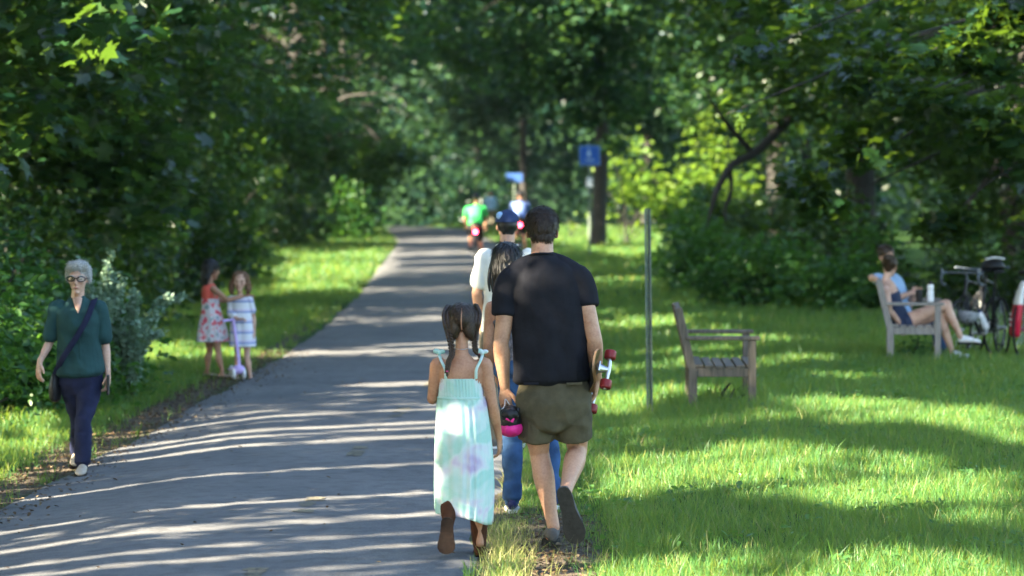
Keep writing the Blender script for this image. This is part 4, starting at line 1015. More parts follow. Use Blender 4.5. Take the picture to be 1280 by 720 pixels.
# ------------------------------------------------------------------ bicycles
def build_bike(loc, rz, label, frame_mat, drop=True, parked=True, steer=0., lean=0., group=None, wheelr=.335, lamp=False, bottle=None, fork_mat=None):
    r = empty('bicycle', loc, rz); r.rotation_euler = (lean, 0, rz); tag(r, label, 'bicycle', group)
    wb = 1.0; R0 = wheelr
    def wheel(x, ax=(0, 1, 0), y=0):
        w = empty('wheel', (x, y, R0)); w.parent = r
        Blob().torus((0, 0, 0), R0 - .014, .014, ax, 48, 8).obj('tyre', M['tyre'], w)
        Blob().torus((0, 0, 0), R0 - .034, .009, ax, 48, 6).obj('rim', M['metal'] if not parked else M['blackplastic'], w)
        sp = Blob(); a = unit(np.cross(ax, (0, 0, 1))); u = np.array((0, 0, 1.))
        for i in range(20):
            q = 2 * math.pi * i / 20; d = math.cos(q) * a + math.sin(q) * u; o = np.array(ax) * (.028 if i % 2 else -.028)
            sp.loft([o + d * .02, d * (R0 - .036)], [.0014, .0014], n=4, sub=1, cap=0)
        sp.loft([np.array(ax) * -.045, np.array(ax) * .045], [.018, .018], (0, 0, 1), n=10); sp.obj('spokes', M['metal'], w)
        return w
    wheel(0); wheel(wb)
    bb = (.42, 0, .27); st = (.27, 0, .80); ht = (.80, 0, .86); hb = (.84, 0, .70)
    f = Blob()
    for a, b, q in ((bb, st, .016), (st, ht, .016), (bb, hb, .02), (ht, hb, .02)): f.loft([a, b], [q, q], (0, 1, 0), n=10)
    for s in (-1, 1):
        f.loft([(.40, s * .03, .27), (0, s * .06, R0)], [.011, .009], n=8); f.loft([(.28, s * .02, .76), (0, s * .06, R0)], [.010, .008], n=8)
    f.obj('frame', frame_mat, r)
    k = Blob()
    for s in (-1, 1): k.loft([(.845, s * .02, .70), (.865, s * .05, .64), (.94, s * .05, .42), (wb, s * .05, R0)], [.012, .013, .011, .009], n=8)
    k.obj('fork', fork_mat or frame_mat, r)
    h = Blob(); h.loft([(.80, 0, .86), (.79, 0, .92), (.87, 0, .95)], [.014, .014, .014], n=8)
    if drop:
        h.loft([(.87, -.21, .95), (.87, 0, .955), (.87, .21, .95)], [.014] * 3, n=8)
        for s in (-1, 1): h.loft([(.87, s * .20, .95), (.94, s * .21, .95), (.985, s * .215, .91), (.96, s * .22, .84), (.87, s * .22, .82)], [.015, .016, .016, .015, .014], n=8); h.ell((.975, s * .212, .965), (.03, .015, .035))
    else:
        h.loft([(.80, -.31, .98), (.86, -.12, .96), (.87, 0, .955), (.86, .12, .96), (.80, .31, .98)], [.014] * 5, n=8)
    h.obj('handlebar', M['bar_grey'] if parked else M['blackplastic'], r)
    s_ = Blob(); s_.loft([(.10, 0, .95), (.22, 0, .955), (.38, 0, .95)], [(.07, .024), (.05, .02), (.018, .014)], (0, 1, 0), n=14)
    so = fuse(s_, 'saddle', M['blackplastic'], r, .008, 2); Blob().loft([(.27, 0, .79), (.235, 0, .94)], [.013, .013], n=8).obj('seat_post', M['blackplastic'], so)
    c = Blob(); c.torus((.42, -.05, .27), .09, .006, (0, 1, 0), 28, 6); c.loft([(.42, -.06, .27), (.42, .06, .27)], [.02, .02], n=8)
    c.loft([(.42, -.075, .27), (.50, -.08, .12)], [.011, .009], n=8); c.loft([(.42, .075, .27), (.34, .08, .42)], [.011, .009], n=8); c.obj('crank', M['metal'], r)
    for p in ((.50, -.13, .12), (.34, .13, .42)): Blob().box(p, (.045, .04, .010), None, .004).obj('pedal', M['blackplastic'], r)
    if lamp:
        Blob().ell((.07, 0, .86), (.03, .045, .045)).obj('tail_light', M['redlamp'], r)
    return r

def helmet(loc, label, mat, rot, straps=True, vents=True):
    r = empty('bicycle_helmet', loc); r.rotation_euler = rot; tag(r, label, 'helmet')
    B = Blob(); n = 28; vs = []
    for i in range(9):
        ph = math.pi / 2 * (i / 8) * 1.0
        for j in range(n):
            q = 2 * math.pi * j / n; f = 1 + .10 * max(0, -math.sin(q)) * (1 - i / 8); vs.append((.10 * math.cos(q) * math.cos(ph * .99), .135 * math.sin(q) * math.cos(ph * .99) * f, .125 * math.sin(ph)))
    B.v = [tuple(q * .9 for q in p) for p in vs]
    for i in range(8):
        for j in range(n): B.f.append((i * n + j, i * n + (j + 1) % n, (i + 1) * n + (j + 1) % n, (i + 1) * n + j))
    me = B.mesh('shell', mat); o = link('shell', me, r); sm = o.modifiers.new('t', 'SOLIDIFY'); sm.thickness = .018; sm.offset = 1
    v = Blob()
    for s in (-1, 0, 1):
        for t in (-.5, .0, .5): v.loft([(s * .055 * (1 - abs(t) * .4), t * .12 - .03, .145 - abs(t) * .05 - abs(s) * .025), (s * .06 * (1 - abs(t) * .4), t * .12 + .03, .145 - abs(t) * .05 - abs(s) * .025)], [(.010, .008)] * 2, (1, 0, 0), n=8)
    v.obj('vent', M['blackplastic'], r)
    if straps:
        st = Blob()
        for s in (-1, 1): st.loft([(s * .09, .05, .0), (s * .075, .01, -.10), (s * .012, .0, -.17)], [(.004, .009)] * 3, (0, 1, 0), n=6); st.loft([(s * .09, -.06, .0), (s * .075, .005, -.10)], [(.004, .009)] * 2, (0, 1, 0), n=6)
        st.obj('strap', M['blackplastic'], r)
    return r

def build_parked_bikes():
    Y = 31.4
    def P(px, Y): x = (px - 640) * Y / F; return (x, Y, gzf(x, Y))
    # first bike: drop bar turned to the left, seen nearly end-on
    p = P(1243, 31.9)
    b = build_bike(p, math.radians(180 + 58), 'black bicycle with drop handlebars parked nearest the grey bench', M['frameblack'], True, True, group='bicycles parked by the bench')
    th = math.radians(238)
    def W(x, y, z): return Vector((p[0] + x * math.cos(th) - y * math.sin(th), p[1] + x * math.sin(th) + y * math.cos(th), p[2] + z))
    hp = at(1211, 391, 31.05); hel = helmet(hp, 'white and grey bicycle helmet hanging by its straps from the drop handlebar', M['helmet_grey'], (math.radians(175), math.radians(15), .4))
    hs = Blob(); h0 = np.array(hp)
    for s in (-1, 1): hs.loft([(s * .07, 0, .04), (s * .04, 0, .13), (0, 0, .225)], [(.004, .008)] * 3, (1, 0, 0), n=6)
    hso = hs.obj('hanging_strap', M['shoe_grey']); 
    hso.location = hp; mi = Matrix.LocRotScale(hel.location, hel.rotation_euler, None).inverted(); hso.parent = hel; hso.matrix_parent_inverse = mi
    bo = empty('drink_bottle', at(1233, 411, 31.15)); bo.rotation_euler = (math.radians(8), math.radians(-24), 0); tag(bo, 'white drink bottle in the cage of the black drop-bar bicycle', 'bottle')
    Blob().loft([(0, 0, 0), (0, 0, .15), (0, 0, .17), (0, 0, .20)], [.037, .037, .03, .031], n=16, cap=.2).obj('body', M['whiteplastic'], bo); Blob().loft([(0, 0, .205), (0, 0, .235)], [.028, .014], n=12, cap=.2).obj('cap', M['darkblue'], bo)
    p2 = P(1252, 31.5)
    b2 = build_bike(p2, math.radians(96), 'dark bicycle seen end-on between the drop-bar bicycle and the red bicycle', M['frameblack'], False, True, group='bicycles parked by the bench')
    hz = helmet((p2[0] - .06, p2[1] + .22, p2[2] + .975), 'black and grey bicycle helmet resting on the saddle of the dark bicycle', M['blackplastic'], (0, math.radians(10), 1.9), straps=False)
    Blob().loft([(.05, -.12, .10), (.07, 0, .115), (.05, .1, .10)], [(.012, .01)] * 3, n=8).obj('stripe', M['yellow'], hz)
    Blob().loft([(-.05, -.12, .105), (-.07, 0, .118), (-.05, .1, .105)], [(.02, .012)] * 3, n=8).obj('stripe', M['whiteplastic'], hz)
    p3 = P(1277, 31.2)
    build_bike(p3, math.radians(64), 'red and white bicycle cut off by the right edge of the picture', M['framered'], True, True, group='bicycles parked by the bench', fork_mat=M['framewhite'])
    # white head of the red bike nearest us: rear mudguard and bag
    pn = empty('bike_bag', (p3[0] - .09, p3[1] - .10, p3[2] + .28)); tag(pn, 'red and white pannier bag hanging beside the rear wheel of the red bicycle', 'bag')
    Blob().loft([(0, 0, 0), (.01, 0, .16), (.04, 0, .34)], [(.055, .13), (.06, .14), (.05, .12)], (1, 0, 0), n=14).obj('body', M['framered'], pn)
    for q, (zz, w) in enumerate(((.10, .05), (.16, .07), (.22, .04))): Blob().box((-.058 + .02 * zz, -.01, zz), (.006, w, .012), None, .003).obj('white_mark', M['framewhite'], pn)
    Blob().loft([(.035, 0, .33), (.06, 0, .46), (.09, 0, .56)], [(.055, .125), (.04, .1), (.025, .06)], (1, 0, 0), n=14).obj('flap', M['framewhite'], pn)

# ------------------------------------------------------------------ riders
def build_rider(X, Y, label, bike_label, jersey, shorts, k=1.0, group='cyclists riding away', lamp=True, helm=None):
    zg = gzf(X, Y)
    b = build_bike((X, Y - .45, zg), math.radians(90), bike_label, M['frameblack'], True, False, lamp=lamp, group='bicycles being ridden away')
    g = Fig(640, 300, Y); g.X = X; g.Z = zg
    V = lambda *a: np.array(a, float)
    g.J = dict(pelvis=V(0, -.20, 1.02), neck=V(0, .22, 1.44), shoulderL=V(-.19, .20, 1.39), shoulderR=V(.19, .20, 1.39), elbowL=V(-.25, .36, 1.16), elbowR=V(.25, .36, 1.16), wristL=V(-.21, .47, 1.0), wristR=V(.21, .47, 1.0),
        hipL=V(-.09, -.18, .98), hipR=V(.09, -.18, .98), kneeL=V(-.11, .20, .78), kneeR=V(.11, .10, .64), ankleL=V(-.125, -.08, .50), ankleR=V(.13, .02, .22))
    J = g.J; B = Blob(); Xb = Blob()
    p, r, rf = torso_pts(J, TORSO_M, k); B.loft(p, r, rf, n=18)
    for s in 'LR': limb_arm(B, J, s, k); limb_leg(B, J, s, k)
    for s, sg in (('L', 1), ('R', -1)): hand(B, Xb, J['wrist' + s], (0, .6, -.6), (0, -.6, -.6), (sg, .2, 0), 1, .8)
    h = .235; R = head_frame((0, 1, -.15), (0, .1, 1)); c = V(0, .34, 1.48); W = head(B, c, R, h, J['neck'], k)
    o = start_person(B, Xb, g, M['skin_man'], label, .012, group)
    T = Blob(); p, r, rf = torso_pts(J, TORSO_M, k, .014, -.05, 1.0); T.loft(p, r, rf, n=18, cap=.3)
    for s in 'LR': limb_arm(T, J, s, k, .012, .34)
    fuse(T, 'jersey', jersey, o, .012, 3)
    Pn = Blob(); p, r, rf = torso_pts(J, TORSO_M, k, .012, -.2, .12); Pn.loft(p, r, rf, n=18, cap=.3)
    for s in 'LR': limb_leg(Pn, J, s, k, .010, .43)
    fuse(Pn, 'cycling_shorts', shorts, o, .012, 3)
    eyes(W, R, h, o, M['hair_black'])
    for s in 'LR':
        a = J['ankle' + s]; shoe(o, a + (0, -.06, -.075), a + (0, .20, -.10), (0, 0, 1), 1, M['blackplastic'], M['sole_grey'], ankle=a, voxel=.012)
    hl = helmet((X, Y + .32, zg + 1.625), helm, M['whiteplastic'] if helm.startswith('white') else M['blackplastic'], (0, 0, math.pi))
    return o

def build_walker(X, Y, H, label, top, bottom, px=None):
    zg = gzf(X, Y); k = H / 1.8; g = Fig(640, 300, Y); g.X = X; g.Z = zg
    V = lambda *a: np.array(a, float) * k
    g.J = dict(pelvis=V(0, 0, .95), neck=V(0, .02, 1.5), shoulderL=V(-.19, 0, 1.44), shoulderR=V(.19, 0, 1.44), elbowL=V(-.25, -.04, 1.15), elbowR=V(.25, .05, 1.15), wristL=V(-.24, .06, .9), wristR=V(.24, .2, .92),
        hipL=V(-.1, 0, .93), hipR=V(.1, 0, .93), kneeL=V(-.1, .08, .5), kneeR=V(.1, .05, .5), ankleL=V(-.1, -.22, .14), ankleR=V(.1, .16, .09))
    J = g.J; B = Blob(); Xb = Blob(); p, r, rf = torso_pts(J, TORSO_M, k); B.loft(p, r, rf, n=16)
    for s in 'LR': limb_arm(B, J, s, k); limb_leg(B, J, s, k)
    hand(B, Xb, J['wristL'], (0, .2, -1), (1, 0, 0), (0, 1, 0), k, .5); hand(B, Xb, J['wristR'], (0, .2, -1), (-1, 0, 0), (0, 1, 0), k, .5)
    h = .235 * k; R = head_frame((0, 1, 0), (0, 0, 1)); W = head(B, V(0, .04, 1.56), R, h, J['neck'], k)
    o = start_person(B, Xb, g, M['skin_man'], label, .014)
    T = Blob(); p, r, rf = torso_pts(J, TORSO_M, k, .018, -.1, 1.0); T.loft(p, r, rf, n=16, cap=.3)
    for s in 'LR': limb_arm(T, J, s, k, .014, .8)
    fuse(T, 'shirt', top, o, .014, 3)
    Pn = Blob(); p, r, rf = torso_pts(J, TORSO_M, k, .014, -.2, .15); Pn.loft(p, r, rf, n=16, cap=.3)
    for s in 'LR': limb_leg(Pn, J, s, k, .016, 1.0)
    fuse(Pn, 'trousers', bottom, o, .014, 3)
    cc = V(0, .04, 1.56); Hb = Blob(); Hb.ell(cc + R @ (np.array((0, -.09, .7)) * h), (.37 * h, .44 * h, .37 * h), R); fuse(Hb, 'hair', M['hair_black'], o, .012, 2)
    for s in 'LR':
        a = J['ankle' + s]; shoe(o, a + (0, -.06, -.075 * k), a + (0, .2, -.085 * k), (0, 0, 1), k, M['blackplastic'], M['sole_grey'], ankle=a, voxel=.014)

# ------------------------------------------------------------------ skateboard, held helmet
def build_skateboard():
    c = at(737, 475, 15.14 + .10)
    r = empty('skateboard', c); tag(r, 'longboard with red wheels carried upright under the arm of the man in black', 'skateboard')
    ax = unit((-.13, .92, -.34)); up = unit(np.cross(np.cross(ax, (.20, 0, 1.)), ax)); nr = np.cross(ax, up)   # nr points right
    if nr[0] < 0: nr = -nr
    L = .36; D = Blob(); n = 40; out = []
    for i in range(n):
        q = 2 * math.pi * i / n; e = .62
        u = math.copysign(abs(math.cos(q)) ** e, math.cos(q)) * L; w = math.copysign(abs(math.sin(q)) ** e, math.sin(q)) * .105
        kick = .035 * max(0, (abs(u) - .26) / .1) ** 1.5
        out.append((u, w, -kick))
    for t in (-.0055, .0055):
        for u, w, kk in out: D.v.append(ax * u + up * w + nr * (kk + t))
    for j in range(n): q = (j + 1) % n; D.f.append((j, q, n + q, n + j))
    for b0, fl in ((0, True), (n, False)):
        s = len(D.v); D.v.append(nr * (-.0055 if b0 == 0 else .0055))
        for j in range(n):
            t = (s, b0 + j, b0 + (j + 1) % n); D.f.append(t[::-1] if fl else t)
    deck = D.flat('deck', M['maplewood'], r)
    G = Blob()
    for t in (-.0085, -.0058):
        for u, w, kk in out: G.v.append(ax * u * .985 + up * w * .97 + nr * (kk + t))
    for j in range(n): q = (j + 1) % n; G.f.append((j, q, n + q, n + j))
    G.v.append(nr * -.0085)
    for j in range(n): G.f.append((2 * n, (j + 1) % n, j))
    G.flat('grip_tape', M['griptape'], deck)
    for sgn in (-1, 1):
        b = ax * sgn * .235; tr = Blob()
        tr.bar(b + nr * .010 - ax * .04, b + nr * .010 + ax * .04, .055, .008, .002, nr)
        tr.loft([b + nr * .012, b + nr * .035, b + nr * .062], [(.022, .03), (.016, .022), (.012, .014)], ax, n=12)
        tr.loft([b + nr * .062 - up * .085, b + nr * .066, b + nr * .062 + up * .085], [.007, .013, .007], ax, n=10)
        t = tr.obj('truck', M['metal'], r)
        for s in (-1, 1):
            w = Blob(); p = b + nr * .062 + up * s * .082
            w.loft([p - up * .024, p - up * .018, p + up * .018, p + up * .024], [.024, .031, .031, .024], ax, n=22, cap=.05)
            wo = w.obj('wheel', M['redwheel'], t)
            w = Blob(); w.loft([p - up * .0275, p + up * .0275], [.010, .010], ax, n=12, cap=.2); w.obj('bearing', M['metal'], wo)

def build_held_helmet():
    p = at(637.5, 522, 15.12)
    r = empty('bicycle_helmet', p); tag(r, 'black and pink helmet held by its strap by the man in black', 'helmet')
    B = Blob(); B.ell((0, 0, -.01), (.062, .105, .075)); B.loft([(0, -.09, .02), (0, .09, .03)], [(.05, .03), (.05, .03)], (1, 0, 0))
    sh = fuse(B, 'shell', M['blackplastic'], r, .006, 2, wrinkle=folds(.004, 1, 1, 20))
    C = Blob(); C.ell((.004, 0, -.055), (.066, .11, .046)); fuse(C, 'rim', M['pink'], r, .005, 2, wrinkle=folds(.003, 1, 1, 22))
    lb = Blob(); lb.box((.0, -.101, .0), (.022, .006, .012), np.array(Matrix.Rotation(.4, 3, 'Y')), .003); lb.obj('badge', M['pink'], sh)
    wv = Blob(); wv.loft([(-.03, -.085, .035), (.0, -.10, .03), (.03, -.095, .04)], [.006] * 3, n=6); wv.obj('trim', M['whiteplastic'], sh)
    st = Blob(); h = at(632, 501, 15.18) - p
    st.loft([(-.04, -.03, .05), tuple(np.array(h) * .7 + np.array((-.012, 0, 0))), tuple(np.array(h) + np.array((0, 0, .01))), tuple(np.array(h) * .7 + np.array((.02, 0, 0))), (.045, .03, .05)], [(.008, .003)] * 5, (0, 1, 0), n=6); st.obj('strap', M['whiteplastic'], r)
    for s, z in ((1, .02), (-1, .04)):
        b = Blob(); b.loft([(.045, -.06, .055), (.03, -.075, .02 * z * 10), (.0, -.09, .05)], [(.008, .004)] * 3, n=6); b.obj('buckle', M['blackplastic'], r); break

# ------------------------------------------------------------------ post and signs
def build_post():
    Y = 24.2; s = F / Y; x = (812 - 640) / s; z = gzf(x, Y); Hh = CAMH - (261 - HOR) / s - z
    w = .034; me_v = []; me_f = []
    r = empty('metal_post', (x, Y, z)); r.rotation_euler = (0, -.012, math.radians(8)); tag(r, 'bare galvanised steel sign post with punched holes and no sign, on the lawn', 'post')
    # hat section: flange, web with real holes, flange, one mesh
    B = Blob()
    for sx in (-1, 1):
        B.box((sx * .0225, -.012, Hh / 2 - .05), (.0055, .0016, Hh / 2 + .05), None, .0006)
        B.box((sx * .0165, .003, Hh / 2 - .05), (.0016, .016, Hh / 2 + .05), None, .0006)
        B.box((sx * .0115, .019, Hh / 2 - .05), (.005, .0016, Hh / 2 + .05), None, .0006)
    n = int(Hh / .0254)
    for i in range(n + 1): B.box((0, .019, Hh - .004 - i * .0254), (.0068, .0016, .0090), None, .0004)
    B.flat('channel', M['galv'], r)

def text(body, size, loc, parent, mat, name='lettering'):
    cu = bpy.data.curves.new(name, 'FONT'); cu.body = body; cu.size = size; cu.align_x = 'CENTER'; cu.align_y = 'CENTER'; cu.extrude = .002
    o = bpy.data.objects.new(name, cu); COL.objects.link(o); dg = bpy.context.evaluated_depsgraph_get(); dg.update()
    me = bpy.data.meshes.new_from_object(o.evaluated_get(dg)); bpy.data.objects.remove(o)
    me.materials.clear(); me.materials.append(mat); t = link(name, me, parent, loc); t.rotation_euler = (math.radians(90), 0, 0)
    return t

def build_signs():
    Y = 75; s = F / Y; x = (737 - 640) / s; z = gzf(x, Y)
    r = empty('path_sign', (x, Y, z)); tag(r, 'square blue sign on a tall grey pole standing in the grass right of the path', 'sign')
    top = CAMH + (245 - 182) / s - z
    Blob().loft([(0, 0, -.1), (0, 0, top - .05)], [.038, .034], n=12, cap=.2).obj('pole', M['galv'], r)
    b = Blob(); b.box((0, -.045, top - .26), (.275, .006, .26), None, .004); pl = b.flat('panel', M['signblue'], r)
    e = Blob()
    for sx in (-1, 1): e.box((sx * .262, -.0535, top - .26), (.006, .002, .25), None, .0005)
    for sz in (-1, 1): e.box((0, -.0535, top - .26 + sz * .247), (.255, .002, .006), None, .0005)
    e.flat('border', M['paleblue'], pl)
    # faint pictogram strokes, too far away to be read
    g = Blob(); g.box((-.02, -.0535, top - .22), (.05, .002, .07), None, .01); g.ell((-.02, -.0535, top - .11), (.03, .003, .03)); g.box((0, -.0535, top - .38), (.12, .002, .018), None, .004); g.obj('pictogram', M['paleblue'], pl)
    zb = CAMH + (245 - 228) / s - z; bb = Blob(); bb.box((0, -.042, zb), (.085, .005, .13), None, .004); bb.flat('plate', M['signwhite'], r)
    Y = 112; s = F / Y; x = (643 - 640) / s; z = gzf(x, Y); r = empty('path_sign', (x, Y, z)); tag(r, 'small pale blue sign far down the path above the cyclists', 'sign')
    top = CAMH + (245 - 215) / s - z
    Blob().loft([(0, 0, -.1), (0, 0, top - .05)], [.04, .036], n=10, cap=.2).obj('pole', M['galv'], r)
    Blob().box((-.0, -.05, top - .22), (.32, .006, .17), None, .004).flat('panel', M['signfar'], r)
# ------------------------------------------------------------------ where the low sun gets through the trees
TA, TE = math.tan(SUN_AZ), math.tan(SUN_EL)
SUN_D = np.array((math.cos(SUN_EL) * math.cos(SUN_AZ), math.cos(SUN_EL) * math.sin(SUN_AZ), -math.sin(SUN_EL)))
E1 = np.array((-math.sin(SUN_AZ), math.cos(SUN_AZ), 0.)); E2 = np.cross(SUN_D, E1)
_tab = np.random.default_rng(5).random((256, 256))
def vnoise(u, v):
    iu = np.floor(u).astype(int); iv = np.floor(v).astype(int); fu = u - iu; fv = v - iv
    fu = fu * fu * (3 - 2 * fu); fv = fv * fv * (3 - 2 * fv)
    T = lambda a, b: _tab[a % 256, b % 256]
    return (T(iu, iv) * (1 - fu) + T(iu + 1, iv) * fu) * (1 - fv) + (T(iu, iv + 1) * (1 - fu) + T(iu + 1, iv + 1) * fu) * fv

def poly(pts, z=0.0): return np.array([gp(a, b, z) for a, b in pts])
# sunny patches of ground, as outlines on the ground
PATCHES = [
    (poly([(742, 494), (860, 490), (1000, 499), (1120, 511), (1290, 526), (1290, 556), (1200, 546), (1100, 529), (1000, 514), (900, 507), (760, 513)], .07), .97),
    (poly([(735, 602), (790, 574), (850, 565), (1000, 561), (1130, 575), (1290, 598), (1290, 662), (1150, 642), (1000, 622), (860, 610), (740, 625)], .05), .95),
    (poly([(560, 790), (600, 706), (640, 692), (700, 689), (760, 680), (900, 692), (1050, 698), (1290, 712), (1290, 790)], .0), .93),
    (poly([(612, 575), (652, 575), (664, 650), (618, 655)]), .9),
    (poly([(690, 283), (880, 283), (880, 300), (800, 319), (690, 304)], .40), .85),
    (poly([(362, 325), (498, 313), (502, 330), (440, 350), (350, 352)], .28), .9),
    (poly([(-20, 522), (75, 512), (95, 540), (-20, 562)]), .9),
    (poly([(-20, 585), (40, 570), (60, 580), (-20, 606)]), .7),
    (poly([(170, 440), (262, 424), (262, 436), (180, 462)]), .8),
    (poly([(705, 398), (860, 392), (860, 402), (705, 412)], .1), .6),
    (poly([(860, 560), (1290, 585), (1290, 590), (860, 566)], .05), .5),
]
# thin streaks across the path: (photo row at column 400, half width in metres, strength)
STREAKS = []
for py, hw, st in ((310, .8, .95), (326, 1.0, .95), (336, .5, .6), (437, .26, .95), (443, .34, .95), (416, .12, .5), (521, .12, .85), (538, .14, .9), (545, .13, .95), (556, .16, .95), (574, .12, .9),
                   (590, .06, .6), (628, .09, .9), (655, .15, .97), (679, .05, .7), (694, .07, .9), (716, .06, .8)):
    X, Y = gp(400, py, gzf(-1.5, min(120, F * 1.8 / (py - 245))))
    STREAKS.append((Y - X * TA, hw, st))
# places in the air kept clear on the sun side: (centre, radius)
CLEAR = [((-.425, 14.72, .22), .06), ((-.43, 14.7, .34), .075), ((-.415, 14.7, .46), .06), ((-.42, 14.7, .60), .07), ((-.40, 14.68, .74), .05), ((-.33, 14.66, .52), .035), ((-.30, 14.66, .36), .03), ((-.40, 14.7, .98), .04), ((-.06, 15.1, .95), .07), ((.05, 15.12, .86), .06), ((-.20, 21.0, 1.45), .20), ((-.16, 21.0, 1.2), .12), ((.30, 14.95, .35), .10),          ((-.83, 65.1, 1.45), .35), ((.2, 73, 1.5), .3), ((5.2, 90, 2.6), 2.9), ((3.2, 88, 4.4), 1.1), ((6.6, 92, 4.6), 1.6), ((2.9, 87, 1.3), .7), ((-3.4, 26.6, 3.5), .75), ((-4.3, 26.5, 3.3), .4), ((-2.9, 29.5, 3.0), .35), ((-4.1, 30, 2.3), .3), ((-2.5, 32, 3.4), .4), ((-1.9, 53, 4.6), .7), ((-2.8, 55, 3.2), .6), ((-3.5, 44, 2.4), .4), ((-2.5, 30, 3.2), .25), ((-3.0, 33, 3.6), .3), ((-2.0, 36, 2.9), .25), ((-1.6, 40, 2.5), .3), ((-.9, 45, 2.4), .25),
         ((2.3, 28, 3.2), .28), ((4.65, 28.4, 3.45), .45), ((3.4, 31.5, 1.95), .25), ((3.9, 31, 2.45), .28), ((2.4, 30.5, 2.75), .2), ((3.1, 29.5, 3.7), .25), ((3.4, 31, 1.8), .3), ((2.9, 32, 2.6), .25), ((-4.4, 90, 1.6), .6), ((-2.9, 30.0, .9), .05), ((1.5, 108, 1.2), 1.2), ((-1.5, 122, 2.0), 1.6), ((2.5, 118, 3.0), 1.0),
         ((1.62, 23.9, .85), .06), ((1.7, 24.3, .4), .12), ((-2.7, 28.9, .7), .06), ((-3.4, 25.5, 1.2), .3), ((-4.2, 26, 1.9), .35)]
# people and places that stay in the shade
KEEP = [((.24, 15.1, z), .27) for z in (.25, .55, .85, 1.15, 1.45, 1.7)] + [((-.24, 14.72, z), .17) for z in (.08, .25, .45, .62, .8, 1.0, 1.25)] + [((-3.0, 19.9, z), .3) for z in (.3, .8, 1.3)] + [((.33, 14.72, .2), .2), ((-.12, 16.8, .85), .2), ((-.12, 16.8, 1.15), .2)] + [((2.55, 84, z), .5) for z in (.6, 1.5, 2.4, 3.3, 4.2, 5.1)] + [((3.8, 52.5, z), .7) for z in (1.6, 2.4)] + [((1.78, 24.3, .3), .55), ((1.78, 24.9, .55), .5), ((4.3, 31, .5), .8), ((5.4, 31.5, .5), .8)]
_KC = np.array([c for c, r in KEEP]); _KR = np.array([r for c, r in KEEP])
_CC = np.array([c for c, r in CLEAR]); _CR = np.array([r for c, r in CLEAR])

def inpoly(P, x, y):
    ins = np.zeros(x.shape, bool); n = len(P); j = n - 1
    for i in range(n):
        xi, yi = P[i]; xj, yj = P[j]
        c = ((yi > y) != (yj > y)) & (x < (xj - xi) * (y - yi) / (yj - yi + 1e-12) + xi)
        ins ^= c; j = i
    return ins

def sunny(P, rng, size=.15):
    """True where a leaf at P would shade one of the sunny places"""
    P = np.asarray(P, float); z = P[:, 2]
    gx = P[:, 0] + z / TE * math.cos(SUN_AZ); gy = P[:, 1] + z / TE * math.sin(SUN_AZ)
    dz = gz(gx, gy); zz = np.maximum(z - dz, 0)
    gx = P[:, 0] + zz / TE * math.cos(SUN_AZ); gy = P[:, 1] + zz / TE * math.sin(SUN_AZ)
    u = rng.random(len(P)); out = np.zeros(len(P), bool)
    jx = gx + .12 * (vnoise(gx * 3, gy * 3) - .5) * 3; jy = gy + .12 * (vnoise(gx * 3 + 40, gy * 3) - .5) * 5
    mg = size * .9
    for pl, st in PATCHES:
        ins = inpoly(pl, jx, jy) | inpoly(pl, jx, jy + mg) | inpoly(pl, jx, jy - mg)
        out |= ins & ((vnoise(jx * 2.2 + 11, jy * 2.2) < .30 + st * .62) & (u < .998))
    v = gy - gx * TA; onp = (gx > -3.9 - .02 * np.maximum(gy - 40, 0)) & (gx < .25)
    for i, (vc, hw, st) in enumerate(STREAKS):
        wv = v + .008 * np.sin(gx * 1.5 + i * 2.1) - vc
        nzv = vnoise(gx * .55 + i * 7.7, np.full_like(gx, i * 3.3))
        out |= onp & (np.abs(wv) < hw * (.30 + .75 * nzv) + size * .24) & (u < .997) & (nzv > .62 - .5 * st)
    a = P @ E1; b = P @ E2
    thr = np.where((gx > .2) & (gy < 37) & (gx < 12), .91, .845); thr = np.where((gx < -2.4) & (gx > -6) & (gy > 35) & (gy < 57), .96, thr)
    out |= (vnoise(a * 2.0, b * 2.0) > thr) & (u < .97) & ~(onp & (gy < 108))
    keep = np.zeros(len(P), bool)
    for c, r in zip(_KC, _KR):
        d = c - P; t = d @ SUN_D; q = np.linalg.norm(d - t[:, None] * SUN_D, axis=1); keep |= (q < r) & (t > .5)
    for yp, x0, x1, z1 in ((45.0, 3.6, 16, 7.5), (56.0, 3.2, 16, 8.0), (120., -7, .6, 9.0)):          # the shaded wood edge on the right
        t = (yp - P[:, 1]) / SUN_D[1]; hx = P[:, 0] + t * SUN_D[0]; hz = P[:, 2] + t * SUN_D[2]; keep |= (t > 2) & (hx > x0) & (hx < x1) & (hz > .1) & (hz < z1)
    out &= ~keep
    for c, r in zip(_CC, _CR):
        d = c - P; t = d @ SUN_D; q = np.linalg.norm(d - t[:, None] * SUN_D, axis=1)
        out |= (q < r * (.85 + .3 * u)) & (t > r * .8)
    return out

# ------------------------------------------------------------------ leaves
OVAL = np.array([(0, 0, 0), (-.26, .32, .07), (-.22, .70, .05), (0, 1, -.06), (.22, .70, .05), (.26, .32, .07)], float)
OVAL_F = np.array([(0, 3, 2, 1), (0, 5, 4, 3)])
MAPLE = np.array([(0, 0, 0), (-.20, -.02, .03), (-.50, .22, .06), (-.30, .36, .06), (-.58, .66, .02), (-.20, .66, .04), (0, 1.05, -.05), (.20, .66, .04), (.58, .66, .02), (.30, .36, .06), (.50, .22, .06), (.20, -.02, .03), (0, .4, 0.)], float)
MAPLE_F = np.array([(12, 0, 1, 2), (12, 2, 3, 4), (12, 4, 5, 6), (12, 6, 7, 8), (12, 8, 9, 10), (12, 10, 11, 0)])

